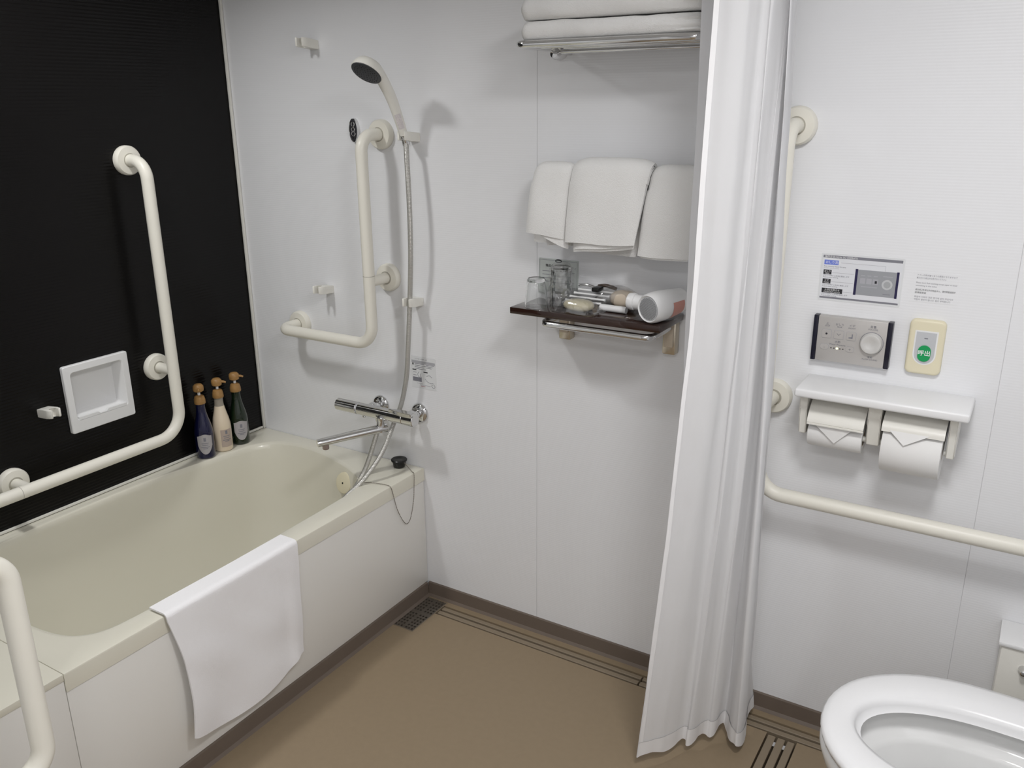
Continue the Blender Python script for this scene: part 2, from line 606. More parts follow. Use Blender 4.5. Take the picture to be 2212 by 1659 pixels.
bm = B(); lathe(bm, [(0.0030, 0.0), (0.0030, 0.0008)], Vector((0.487, -0.128, 0.395)) + Vector((-0.12, -0.97, 0.25)).normalized() * 0.0106, (-0.12, -0.97, 0.25), 10)
obj('screw_hole', bm, M_DARK, cap)

deck = thing('transfer_deck', 'cream flat bench deck at the near end of the bathtub', 'bath deck', (0.35, -1.347, 0.0))
bm = B(); box(bm, 0.001, TW, -1.498, -1.1936, 0.431, TH, bev=0.0015)
obj('deck_top', bm, M_TUB, deck)
bm = B(); box(bm, 0.010, 0.7005, -1.498, -1.1936, 0.046, 0.4300, bev=0.001)
obj('deck_panel', bm, M_APRON, deck)

# ------------------------------------------------------------------ bath mat over the rim
random.seed(4)


def cloth_grid(bm, P, nu, nv, th):
    """P(u,v)->Vector ; two-sided thick sheet"""
    pts = [[P(i / nu, j / nv) for j in range(nv + 1)] for i in range(nu + 1)]
    nrm = [[None] * (nv + 1) for _ in range(nu + 1)]
    for i in range(nu + 1):
        for j in range(nv + 1):
            a = pts[min(i + 1, nu)][j] - pts[max(i - 1, 0)][j]
            b = pts[i][min(j + 1, nv)] - pts[i][max(j - 1, 0)]
            nrm[i][j] = a.cross(b).normalized()
    A = [[bm.verts.new(pts[i][j] + nrm[i][j] * th / 2) for j in range(nv + 1)] for i in range(nu + 1)]
    C = [[bm.verts.new(pts[i][j] - nrm[i][j] * th / 2) for j in range(nv + 1)] for i in range(nu + 1)]
    for i in range(nu):
        for j in range(nv):
            bm.faces.new((A[i][j], A[i + 1][j], A[i + 1][j + 1], A[i][j + 1]))
            bm.faces.new((C[i][j], C[i][j + 1], C[i + 1][j + 1], C[i + 1][j]))
    for i in range(nu):
        for j in (0, nv):
            bm.faces.new((A[i][j], A[i + 1][j], C[i + 1][j], C[i][j]))
    for j in range(nv):
        for i in (0, nu):
            bm.faces.new((A[i][j], A[i][j + 1], C[i][j + 1], C[i][j]))


mat_path = fillet([(0.655, 0, 0.4535), (0.7125, 0, 0.4535), (0.7125, 0, 0.10)], 0.010, 8)
mlen = [0]
for a, b in zip(mat_path, mat_path[1:]): mlen.append(mlen[-1] + (b - a).length)


def mat_P(u, v):
    zend = 0.130 - 0.045 * math.sin(math.pi * min(1, u * 1.05)) ** 0.8 + 0.0 * u
    total = mlen[-1] - (zend - 0.10)
    s = v * total
    for k in range(len(mlen) - 1):
        if s <= mlen[k + 1] or k == len(mlen) - 2:
            q = (s - mlen[k]) / (mlen[k + 1] - mlen[k])
            p = mat_path[k].lerp(mat_path[k + 1], q)
            break
    hang = max(0.0, (0.44 - p.z) / 0.33)
    yl, yr = -0.957 + 0.020 * math.sin(math.pi * min(1, hang)) * 1.0 + 0.004 * hang, -0.558 - 0.016 * hang
    y = yl + (yr - yl) * u
    n = noise.noise(Vector((y * 6, p.z * 6, 1.3)))
    wr = noise.noise(Vector(((y + p.z) * 11, (y - p.z) * 4, 7.7))) * 0.006 * min(1, hang * 3)
    x = p.x + wr + hang * (0.006 + 0.006 * n + 0.022 * (1 - u) ** 3 + 0.010 * math.exp(-((u - 0.93) / 0.06) ** 2)) \
        + 0.004 * hang * math.sin(u * 9 + hang * 2.5)
    z = p.z + (0.0015 * n if hang <= 0 else 0)
    return Vector((x, y, z))


bm = B(); cloth_grid(bm, mat_P, 46, 60, 0.0042)
obj('bath_mat', bm, M_MAT, angle=60, label='white cotton bath mat draped over the bathtub front edge', cat='bath mat')

# ------------------------------------------------------------------ grab bars
FL = [(0.0405, 0.0003), (0.041, 0.004), (0.0405, 0.014), (0.037, 0.019), (0.019, 0.021), (0.0175, 0.021)]


def grab_bar(label, base, rail, rad, flanges, stubs=(), seams=()):
    t = thing('grab_bar', label, 'grab bar', base, 'ivory grab bars')
    bm = B(); sweep(bm, fillet(rail, rad, 10), 0.017, 20)
    r = obj('rail', bm, M_IVORY, t)
    for a, b in stubs:
        bm = B(); sweep(bm, [a, b], 0.0155, 18)
        obj('stub', bm, M_IVORY, t)
    for c, ax in flanges:
        bm = B(); lathe(bm, FL, c, ax, 36)
        f = obj('flange', bm, M_IVORY, t)
        bm = B(); lathe(bm, [(0.0195, 0.0), (0.0195, 0.0008)], Vector(c) + Vector(ax) * 0.0208, ax, 28)
        obj('collar_line', bm, M_IVLINE, f)
    for c, ax in seams:
        bm = B(); lathe(bm, [(0.01715, -0.0007), (0.01715, 0.0007)], c, ax, 24, cap0=False, cap1=False)
        obj('seam', bm, M_IVLINE, r)
    return t


NY, PX = (0, -1, 0), (1, 0, 0)
grab_bar('ivory L-shaped grab bar on the white wall beside the shower hose', (0.60, 0.0, 0.85),
         [(0.607, -0.001, 1.446), (0.607, -0.095, 1.446), (0.607, -0.095, 0.853), (0.228, -0.095, 0.853), (0.228, -0.001, 0.853)], [0, 0.045, 0.058, 0.04, 0],
         [((0.607, 0, 1.446), NY), ((0.607, 0, 1.040), NY), ((0.228, 0, 0.853), NY)],
         [((0.607, -0.015, 1.040), (0.607, -0.090, 1.040))], [((0.607, -0.095, 1.058), (0, 0, 1))])
grab_bar('ivory L-shaped grab bar on the black wall above the bathtub', (0.0, -0.40, 0.57),
         [(0.001, -0.398, 1.382), (0.085, -0.398, 1.382), (0.085, -0.398, 0.577), (0.085, -1.30, 0.577), (0.001, -1.30, 0.577)], [0, 0.05, 0.075, 0.05, 0],
         [((0, -0.398, 1.382), PX), ((0, -0.398, 0.775), PX), ((0, -0.874, 0.577), PX), ((0, -1.30, 0.577), PX)],
         [((0.015, -0.398, 0.775), (0.08, -0.398, 0.775)), ((0.015, -0.874, 0.577), (0.08, -0.874, 0.577))], [((0.085, -0.900, 0.577), (0, 1, 0))])
grab_bar('ivory grab bar framing the paper holder on the toilet wall', (1.77, 0.0, 0.66),
         [(1.755, -0.001, 1.476), (1.755, -0.085, 1.476), (1.755, -0.085, 0.655), (2.62, -0.085, 0.655), (2.62, -0.001, 0.655)], [0, 0.045, 0.06, 0.04, 0],
         [((1.755, 0, 1.476), NY), ((1.758, 0, 0.868), NY), ((2.62, 0, 0.655), NY)],
         [((1.758, -0.015, 0.868), (1.755, -0.08, 0.868))])
grab_bar('upright ivory grab bar cut off at the left edge in the foreground', (1.045, -1.50, 0.54),
         [(1.045, -1.499, 0.918), (1.045, -1.415, 0.918), (1.045, -1.415, 0.552), (1.045, -1.499, 0.552)], 0.042,
         [((1.045, -1.50, 0.918), (0, 1, 0)), ((1.045, -1.50, 0.552), (0, 1, 0))])

# ------------------------------------------------------------------ shower hooks
HOOK = [(-0.0165, 0.0), (-0.0165, -0.030), (-0.0175, -0.042), (-0.0165, -0.056), (-0.0125, -0.062), (-0.0085, -0.060), (-0.0075, -0.050), (-0.0085, -0.042),
        (-0.0060, -0.036), (0.0, -0.034), (0.0060, -0.036), (0.0085, -0.042), (0.0075, -0.050), (0.0085, -0.060), (0.0125, -0.062), (0.0165, -0.056), (0.0175, -0.042), (0.0165, -0.030), (0.0165, 0.0)]


def shower_hook(label, c, wall):
    bm = B()
    if wall == 'back':
        prism(bm, HOOK, lambda u, v, d: (c[0] + u, c[1] + v - 0.0004, c[2] + d - v * 0.10), -0.013, 0.011)
    else:
        prism(bm, HOOK, lambda u, v, d: (c[0] - v + 0.0004, c[1] + u, c[2] + d - v * 0.10), -0.013, 0.011)
    es = [e for e in bm.edges if e.is_manifold and e.calc_face_angle(0) > 0.9 or any(len(f.verts) > 6 for f in e.link_faces)]
    bmesh.ops.bevel(bm, geom=es, offset=0.0022, segments=2, affect='EDGES', profile=0.5)
    return obj('shower_hook', bm, M_IVORY2, angle=45, label=label, cat='hook', group='ivory shower head hooks')


shower_hook('empty ivory shower hook highest up on the white wall', (0.372, 0, 1.690), 'back')
shower_hook('empty ivory shower hook above the low arm of the white-wall grab bar', (0.362, 0, 0.980), 'back')
shower_hook('ivory hook gripping the shower head handle', (0.722, 0, 1.440), 'back')
shower_hook('ivory hook clasping the hose partway down the wall', (0.711, 0, 0.979), 'back')
shower_hook('ivory shower hook on the black wall beside the soap tray', (0, -0.757, 0.742), 'left')

# ------------------------------------------------------------------ shower handset + hose
sh = thing('hand_shower', 'ivory hand shower with grey spray face hanging from the hook', 'shower head', (0.72, -0.06, 1.43))
hp = crom([(0.723, -0.052, 1.448), (0.7225, -0.070, 1.490), (0.722, -0.092, 1.535), (0.7215, -0.121, 1.578), (0.721, -0.150, 1.610), (0.7205, -0.172, 1.622)], 6)
n_ = len(hp)
bm = B(); sweep(bm, hp, [0.0115 + 0.005 * math.sin(math.pi * 0.5 * k / n_) for k in range(n_)], 18)
obj('handle', bm, M_IVORY2, sh)
HN = Vector((-0.05, -0.60, -0.80)).normalized()
HC = Vector((0.716, -0.178, 1.607))
bm = B(); lathe(bm, [(0.004, -0.0255), (0.021, -0.0245), (0.033, -0.0195), (0.0395, -0.010), (0.0420, 0.0), (0.0420, 0.0055), (0.0410, 0.0065)], HC, HN, 36)
hd = obj('head', bm, M_IVORY2, sh)
bm = B(); lathe(bm, [(0.0405, 0.0062), (0.0400, 0.0082), (0.036, 0.0090), (0.001, 0.0095)], HC, HN, 36)
obj('spray_plate', bm, M_GREY, sh, label='dark grey spray plate')
bm = B()
u, w, a = frame(HN)
for rr, cnt in ((0.008, 6), (0.016, 12), (0.024, 18), (0.031, 22)):
    for k in range(cnt):
        an = 2 * math.pi * k / cnt
        c = HC + a * 0.0090 + u * math.cos(an) * rr + w * math.sin(an) * rr
        lathe(bm, [(0.0012, 0.0), (0.0010, 0.0012)], c, HN, 6)
obj('nozzles', bm, M_DARK, sh, kind='stuff')
bm = B(); lathe(bm, [(0.0080, -0.012), (0.0100, -0.010), (0.0100, 0.008), (0.0118, 0.010), (0.0118, 0.016), (0.0090, 0.018)], (0.7232, -0.0455, 1.430), (0, -0.30, 0.95), 20)
obj('nut', bm, M_CHROME, sh)
bm = B()                                                                    # small care label wrapped on the handle
for j in range(2): pass
lab = []
for k in range(7):
    an = R_(-38 + 76 * k / 6)
    row = []
    for h in range(2):
        i0 = 3 if h == 0 else 8
        c = hp[i0]; tdir = (hp[i0 + 1] - hp[i0]).normalized()
        side = Vector((0.62, -0.78, 0.0)); side = (side - tdir * side.dot(tdir)).normalized()
        oth = tdir.cross(side)
        rr = 0.0115 + 0.005 * math.sin(math.pi * 0.5 * i0 / n_) + 0.0004
        row.append(bm.verts.new(c + (side * math.cos(an) + oth * math.sin(an)) * rr))
    lab.append(row)
for a_, b_ in zip(lab, lab[1:]): bm.faces.new((a_[0], b_[0], b_[1], a_[1]))
obj('care_label', bm, mat('care_label_print', (0.70, 0.66, 0.66), 0.5, var=0.30, varscale=350), sh)

hose_pts = [(0.7235, -0.044, 1.430), (0.730, -0.052, 1.395), (0.738, -0.060, 1.255), (0.733, -0.058, 1.12), (0.7135, -0.0465, 0.985), (0.700, -0.047, 0.85), (0.686, -0.044, 0.755),
            (0.660, -0.042, 0.665), (0.640, -0.060, 0.600), (0.648, -0.115, 0.548), (0.640, -0.155, 0.503), (0.618, -0.205, 0.452), (0.590, -0.265, 0.405), (0.53, -0.36, 0.27),
            (0.44, -0.46, 0.085), (0.34, -0.40, 0.06), (0.36, -0.27, 0.10), (0.47, -0.205, 0.24), (0.56, -0.175, 0.40), (0.583, -0.135, 0.47), (0.604, -0.098, 0.575), (0.612, -0.088, 0.618)]
bm = B(); sweep(bm, crom(hose_pts, 10), 0.0072, 14)
obj('shower_hose', bm, M_HOSE, label='grey flexible shower hose looping down into the bathtub', cat='hose', angle=60)

# ------------------------------------------------------------------ mixer tap
fa = thing('mixer_tap', 'chrome wall-mounted thermostatic bath mixer with swivel spout', 'tap', (0.61, 0.0, 0.60))
FY, FZ = -0.088, 0.639


def xcyl(bm, x0, x1, r, y=FY, z=FZ, ch=0.0015, n=32):
    lathe(bm, [(r - ch, x0), (r, x0 + ch), (r, x1 - ch), (r - ch, x1)], (0, y, z), (1, 0, 0), n)


bm = B(); xcyl(bm, 0.531, 0.705, 0.0188); obj('body', bm, M_CHROME, fa)
bm = B(); xcyl(bm, 0.5265, 0.531, 0.0175); obj('ring', bm, M_LGREY, fa)
bm = B(); xcyl(bm, 0.445, 0.5265, 0.0192); h1 = obj('temperature_handle', bm, M_CHROME, fa)
bm = B(); xcyl(bm, 0.706, 0.746, 0.0195); h2 = obj('flow_handle', bm, M_CHROME, fa)
bm = B()
prism(bm, [(0.655, -0.004), (0.705, -0.012), (0.745, -0.012), (0.745, 0.012), (0.705, 0.012), (0.655, 0.003)], lambda u, v, d: (u, FY - 0.010 + v * 0.9, FZ + d), 0.014, 0.0255)
bmesh.ops.bevel(bm, geom=bm.edges[:], offset=0.002, segments=2, affect='EDGES')
obj('lever', bm, M_CHROME, h2)
bm = B(); lathe(bm, [(0.006, 0), (0.006, 0.010), (0.004, 0.012)], (0.548, FY, FZ - 0.014), (0, 0, -1), 14); obj('safety_button', bm, M_CHROME, fa)
for lx in (0.545, 0.697):
    bm = B(); sweep(bm, [(lx, -0.012, 0.628), (lx, -0.040, 0.628), (lx, -0.075, 0.637)], 0.0145, 22)
    lg = obj('leg', bm, M_CHROME, fa)
    bm = B(); lathe(bm, [(0.031, 0.0003), (0.031, 0.003), (0.026, 0.010), (0.0165, 0.0125)], (lx, 0, 0.628), NY, 32); obj('escutcheon', bm, M_CHROME, lg)
    bm = B(); lathe(bm, [(0.018, 0.0), (0.019, 0.002), (0.019, 0.016), (0.018, 0.018)], (lx, -0.030, 0.628), NY, 6); obj('nut', bm, M_CHROME, lg)
bm = B(); lathe(bm, [(0.0145, 0.0), (0.0145, 0.010), (0.012, 0.014), (0.0125, 0.030), (0.014, 0.034), (0.014, 0.046)], (0.612, FY, FZ - 0.013), (0, 0, -1), 24)
obj('spout_post', bm, M_CHROME, fa)
sp = [(0.621, -0.072, 0.5890), (0.612, -0.088, 0.5885), (0.582, -0.139, 0.5860), (0.550, -0.193, 0.5830), (0.522, -0.241, 0.5800), (0.512, -0.258, 0.5785)]
bm = B(); sweep(bm, crom(sp, 5), [0.0150 - 0.0022 * k / 25 for k in range(26)], 20, flat=0.92)
spt = obj('spout', bm, M_CHROME, fa)
bm = B(); lathe(bm, [(0.010, 0.0), (0.010, 0.016), (0.0085, 0.018)], (0.5245, -0.237, 0.574), (0, 0, -1), 20)
obj('nozzle', bm, mat('nozzle_bronze', (0.35, 0.28, 0.27), 0.3, metal=0.8), spt)

# ------------------------------------------------------------------ plug with ball chain
pg = thing('bath_plug', 'black rubber bath plug with bead chain hanging over the tub edge', 'bath plug', (0.632, -0.034, 0.447))
bm = B(); lathe(bm, [(0.0165, 0.0), (0.0185, 0.002), (0.0215, 0.019), (0.0250, 0.021), (0.0255, 0.0245), (0.0235, 0.0265), (0.012, 0.0272), (0.010, 0.0265), (0.002, 0.0265)], (0.632, -0.034, 0.4472), (0, 0, 1), 32)
obj('stopper', bm, M_RUBBER, pg)
cp = crom([(0.650, -0.036, 0.468), (0.672, -0.042, 0.458), (0.694, -0.050, 0.4500), (0.7050, -0.054, 0.4450), (0.7075, -0.060, 0.405), (0.7075, -0.066, 0.360), (0.7075, -0.084, 0.310),
           (0.7075, -0.104, 0.299), (0.7075, -0.124, 0.322), (0.7075, -0.146, 0.368), (0.7075, -0.160, 0.420), (0.7050, -0.166, 0.4455), (0.690, -0.166, 0.4500), (0.655, -0.172, 0.4500), (0.622, -0.182, 0.4490), (0.606, -0.190, 0.432), (0.598, -0.196, 0.38), (0.594, -0.20, 0.33)], 14)
bm = B()
acc, last = 0.0, cp[0]
beads = [cp[0]]
for a_, b_ in zip(cp, cp[1:]):
    acc += (b_ - a_).length
    if acc >= 0.0038:
        beads.append(b_); acc = 0.0
for b_ in beads:
    bmesh.ops.create_icosphere(bm, subdivisions=1, radius=0.0017, matrix=Matrix.Translation(b_))
sweep(bm, cp, 0.0007, 5)
obj('bead_chain', bm, M_CHAIN, pg, kind='stuff')

# ------------------------------------------------------------------ oval emblem on the wall
em = thing('oval_emblem', 'small oval chrome emblem with dark face beside the shower head', 'emblem', (0.507, 0, 1.423))
EX, EZ, EA, EB = 0.507, 1.456, 0.0170, 0.0335


def oval(a, b, n=40): return [(EX + a * math.cos(2 * math.pi * k / n), EZ + b * math.sin(2 * math.pi * k / n)) for k in range(n)]


bm = B()
rings(bm, [[Vector((x, -d, z)) for x, z in oval(EA * s, EB * (1 - (1 - s) * 0.6))] for s, d in ((1.0, 0.0003), (1.0, 0.007), (0.95, 0.0095), (0.86, 0.0100), (0.82, 0.0090))])
obj('rim', bm, M_CHROME, em)
bm = B(); rings(bm, [[Vector((x, -d, z)) for x, z in oval(EA * 0.82, EB * 0.88)] for d in (0.0085, 0.0096)])
obj('face', bm, M_INK, em)
bm = B(); sweep(bm, [Vector((EX + 0.0052 * math.cos(t_ * math.pi / 9), -0.0102, EZ + 0.0165 + 0.0062 * math.sin(t_ * math.pi / 9))) for t_ in range(19)], 0.0016, 8)
obj('mark', bm, M_CHROME, em)
bm = B(); lathe(bm, [(0.0018, 0), (0.0012, 0.001)], (EX, -0.0096, EZ + 0.0165), NY, 12)
obj('mark', bm, M_CHROME, em)
for sx_ in (-1, 1):
    bm = B(); sweep(bm, crom([(EX + sx_ * 0.001, -0.0102, EZ + 0.008), (EX + sx_ * 0.006, -0.0102, EZ + 0.003), (EX + sx_ * 0.003, -0.0102, EZ - 0.004), (EX + sx_ * 0.007, -0.0102, EZ - 0.010), (EX + sx_ * 0.002, -0.0102, EZ - 0.0155)], 5), 0.0017, 8)
    obj('mark', bm, M_CHROME, em)
bm = B(); lathe(bm, [(0.0048, 0), (0.0042, 0.0012), (0.001, 0.0014)], (EX, -0.0096, EZ - 0.0205), NY, 4)
obj('mark', bm, M_CHROME, em)

# ------------------------------------------------------------------ soap tray on the black wall
tr = thing('soap_tray', 'square white recessed soap tray on the black wall', 'soap tray', (0, -0.592, 0.654))
bm = B()
o_ = rrect(-0.692, -0.492, 0.654, 0.849, 0.006, 4)
i_ = rrect(-0.672, -0.514, 0.690, 0.828, 0.010, 4)
i2 = rrect(-0.666, -0.522, 0.697, 0.822, 0.010, 4)
seq = [(o_, 0.0003), (o_, 0.010), (rrect(-0.690, -0.494, 0.656, 0.847, 0.005, 4), 0.0125), (rrect(-0.674, -0.512, 0.688, 0.830, 0.010, 4), 0.0135), (i_, 0.0115), (i2, -0.028), (rrect(-0.655, -0.533, 0.708, 0.811, 0.008, 4), -0.032)]
rings(bm, [[Vector(LEFT(u_, v_, d_)) for u_, v_ in pl] for pl, d_ in seq], cap0=False, cap1=True)
tb = obj('tray', bm, M_TRAY, tr, angle=35)
bm = B()
prism(bm, [(-0.668, 0.690), (-0.668, 0.698), (-0.610, 0.698), (-0.602, 0.692), (-0.584, 0.692), (-0.576, 0.698), (-0.518, 0.698), (-0.518, 0.690)], LEFT, 0.006, 0.0138)
obj('lip', bm, M_TRAY, tr, smooth=False)

# ------------------------------------------------------------------ pump bottles
def label_patch(bm, c, r, az, half, z0, z1, shape, nu=14, nv=10, rofs=0.0005):
    g = []
    for i in range(nu + 1):
        s = -1 + 2 * i / nu
        row = []
        lo = z0 + (z1 - z0) * (0.42 * abs(s) ** 2.2 if shape else 0)
        hi = z1 - (z1 - z0) * (0.10 * (1 - math.cos(s * math.pi * 1.0)) * 0.5 if shape else 0)
        for j in range(nv + 1):
            z = lo + (hi - lo) * j / nv
            a_ = az + s * half
            row.append(bm.verts.new((c[0] + (r + rofs) * math.cos(a_), c[1] + (r + rofs) * math.sin(a_), c[2] + z)))
        g.append(row)
    for i in range(nu):
        for j in range(nv):
            bm.faces.new((g[i][j], g[i + 1][j], g[i + 1][j + 1], g[i][j + 1]))


def bottle(label, c, mglass, mneck, mlabel, laz, noz, tall, shape=True):
    c = Vector(c)
    t = thing('pump_bottle', label, 'bottle', c, 'pump bottles on the bathtub rim')
    s = tall
    body = [(0.024, 0.0), (0.0285, 0.003), (0.0295, 0.008), (0.0295, 0.078 * s), (0.0285, 0.092 * s), (0.025, 0.110 * s), (0.019, 0.132 * s), (0.0152, 0.150 * s)]
    bm = B(); lathe(bm, body, c, (0, 0, 1), 32)
    g = obj('glass', bm, mglass, t, angle=50)
    bm = B(); lathe(bm, [(0.0154, 0.1495 * s), (0.0142, 0.160 * s), (0.0140, 0.172 * s), (0.0150, 0.173 * s), (0.0150, 0.176 * s)], c, (0, 0, 1), 28)
    obj('neck', bm, mneck, t)
    zc = 0.1765 * s
    bm = B(); lathe(bm, [(0.0170, zc), (0.0178, zc + 0.002), (0.0172, zc + 0.014), (0.0145, zc + 0.024), (0.009, zc + 0.0275), (0.004, zc + 0.028)], c, (0, 0, 1), 28)
    obj('collar', bm, M_WOOD, t)
    bm = B(); lathe(bm, [(0.0045, zc + 0.0275), (0.0045, zc + 0.041)], c, (0, 0, 1), 16)
    obj('stem', bm, M_WHITEP, t)
    bm = B(); lathe(bm, [(0.012, zc + 0.0395), (0.0155, zc + 0.042), (0.0168, zc + 0.050), (0.0160, zc + 0.058), (0.011, zc + 0.0635), (0.003, zc + 0.065)], c, (0, 0, 1), 28)
    hd_ = obj('pump_head', bm, M_WOOD, t)
    d = Vector((math.cos(noz), math.sin(noz), 0))
    bm = B(); sweep(bm, [c + Vector((0, 0, zc + 0.052)) + d * 0.012, c + Vector((0, 0, zc + 0.0515)) + d * 0.022, c + Vector((0, 0, zc + 0.0485)) + d * 0.029], [0.0045, 0.0038, 0.003], 12)
    obj('nozzle', bm, M_WOOD, hd_)
    bm = B(); label_patch(bm, c, 0.0295, laz, 0.80 if shape else 0.62, 0.018, 0.083 * s if shape else 0.075 * s, shape)
    lb = obj('label', bm, mlabel, t, recalc=False)
    bm = B()
    for k, (zz, hw) in enumerate(((0.054, 0.36), (0.048, 0.30), (0.041, 0.44), (0.0365, 0.24))):
        label_patch(bm, c, 0.0295, laz, hw, zz, zz + 0.0022, False, 8, 1, 0.0009)
    label_patch(bm, c, 0.0295, laz, 0.12, 0.062, 0.074, False, 4, 1, 0.0009)
    obj('lettering', bm, M_INKG, lb, recalc=False)


bottle('dark blue glass pump bottle with wooden pump, nearest of three', (0.040, -0.285, TH), M_BLUEG, M_BLUEG, M_LABEL, R_(-38), R_(-38), 1.03)
bottle('cream lotion pump bottle between the blue and green bottles', (0.041, -0.214, TH), M_MILK, M_NECKG, M_LABEL2, R_(-15), R_(40), 1.03, False)
bottle('dark green glass pump bottle with wooden pump, nearest the corner', (0.041, -0.142, TH), M_GREENG, M_GREENG, M_LABEL, R_(-30), R_(38), 1.03)

# ------------------------------------------------------------------ instruction sticker beside the hose
st = thing('instruction_sticker', 'small printed instruction sticker on the wall beside the shower hose', 'sticker', (0.718, 0, 0.708))
bm = B(); prism(bm, rrect(0.671, 0.763, 0.708, 0.808, 0.002, 2), BACK, -0.0002, -0.0007)
obj('film', bm, M_FILM, st, smooth=False)


def bar(parent, u0, u1, v0, v1, m, y=-0.0009, y1=-0.0006, name='print'):
    bm = B(); box(bm, u0, u1, y, y1, v0, v1)
    return obj(name, bm, m, parent, smooth=False)


bar(st, 0.6735, 0.7605, 0.786, 0.7945, M_INKL)
bar(st, 0.6745, 0.682, 0.7785, 0.7865, M_WHITE, -0.0011)
bar(st, 0.676, 0.681, 0.7795, 0.786, M_INK, -0.0013)
for k in range(4): bar(st, 0.684, 0.720 + 0.006 * (k % 2), 0.7835 - 0.0052 * k, 0.7852 - 0.0052 * k, M_INKG)
for k in range(3): bar(st, 0.727, 0.757 - 0.005 * k, 0.7835 - 0.0045 * k, 0.785 - 0.0045 * k, M_INKG)
bar(st, 0.6755, 0.690, 0.7635, 0.7665, M_INK)
bar(st, 0.7165, 0.732, 0.7595, 0.7625, M_INK)
for k in range(2): bar(st, 0.678, 0.690, 0.756 - 0.009 * k, 0.7575 - 0.009 * k, M_INKG)
bar(st, 0.676, 0.709, 0.7285, 0.742, M_INKG)
for k in range(2): bar(st, 0.690 + 0.012 * k, 0.712 + 0.03 * k, 0.7225 - 0.004 * k, 0.724 - 0.004 * k, M_INKL)
bar(st, 0.706, 0.722, 0.7145, 0.7165, M_PINKI)
text('シャワーの使い方', 0.0058, 0.685, -0.0009, 0.7975, M_INKG, st)
for pts in (((0.700, 0.760), (0.695, 0.752), (0.698, 0.744), (0.705, 0.744)), ((0.708, 0.756), (0.704, 0.749), (0.709, 0.743)), ((0.722, 0.741), (0.729, 0.733), (0.742, 0.729), (0.752, 0.731)),
            ((0.728, 0.749), (0.738, 0.753), (0.748, 0.747)), ((0.745, 0.722), (0.753, 0.727), (0.758, 0.720), (0.752, 0.715), (0.745, 0.722))):
    bm = B(); sweep(bm, crom([(a_, -0.0008, b_) for a_, b_ in pts], 4), 0.0006, 6)
    obj('print', bm, M_INKG, st)

# ------------------------------------------------------------------ sign behind the glasses
sg = thing('wall_sign', 'grey plastic notice plate on the wall behind the drinking glasses', 'sign', (1.175, 0, 1.052))
bm = B(); prism(bm, rrect(1.1155, 1.233, 1.052, 1.1395, 0.002, 2), BACK, -0.0003, -0.0025)
obj('plate', bm, M_SIGN, sg, smooth=False)
for a_ in ((1.1185, 1.230, 1.1355, 1.1363), (1.1185, 1.1193, 1.055, 1.1355), (1.2292, 1.230, 1.055, 1.1355), (1.1185, 1.230, 1.055, 1.0558)):
    bar(sg, a_[0], a_[1], a_[2], a_[3], M_INKG, -0.0028, -0.0024, 'border')
bm = B(); rings(bm, [[Vector((1.175 + 0.0098 * math.cos(k * math.pi / 14), -d, 1.1350 + 0.0048 * math.sin(k * math.pi / 14))) for k in range(28)] for d in (0.0024, 0.0031)])
lg_ = obj('logo', bm, M_INK, sg)
bar(lg_, 1.1685, 1.1815, 1.1338, 1.1362, M_SIGN, -0.0034, -0.003, 'logo_stripe')
text('備品のご案内', 0.0082, 1.1365, -0.0027, 1.1185, M_INK, sg, bold=0.0001)
text('アメニティ', 0.0082, 1.1875, -0.0027, 1.1165, M_INKG, sg)
for k in range(4): bar(sg, 1.127, 1.222 - 0.011 * (k % 3), 1.106 - 0.009 * k, 1.1075 - 0.009 * k, M_INKG, -0.0028, -0.0024)

# ------------------------------------------------------------------ towel rack with folded bath towels
rk = thing('towel_rack', 'chrome towel rack high on the wall carrying folded bath towels', 'towel rack', (1.38, 0, 1.63))
RZ0 = 1.650
bm = B(); sweep(bm, fillet([(1.174, -0.012, RZ0), (1.174, -0.205, RZ0), (1.602, -0.205, RZ0), (1.602, -0.012, RZ0)], 0.022, 8), 0.0085, 16)
obj('frame', bm, M_CHROME, rk)
for yy in (-0.155, -0.105, -0.055):
    bm = B(); sweep(bm, [(1.176, yy, RZ0), (1.600, yy, RZ0)], 0.005, 12); obj('bar', bm, M_CHROME, rk)
for xx in (1.174, 1.602):
    bm = B(); lathe(bm, [(0.022, 0.0003), (0.022, 0.006), (0.015, 0.016), (0.012, 0.022)], (xx, 0, RZ0 - 0.004), NY, 24); obj('bracket', bm, M_CHROME, rk)
bm = B(); sweep(bm, fillet([(1.205, -0.004, RZ0 - 0.012), (1.205, -0.085, RZ0 - 0.012), (1.575, -0.085, RZ0 - 0.012), (1.575, -0.004, RZ0 - 0.012)], 0.02, 6), 0.004, 12)
obj('lower_rail', bm, M_CHROME, rk)
bm = B(); lathe(bm, [(0.0, -0.013), (0.009, -0.011), (0.013, 0), (0.009, 0.011), (0.0, 0.013)], (1.208, -0.085, RZ0 - 0.016), (0, 1, 0), 20); obj('hook_ball', bm, M_CHROME, rk)


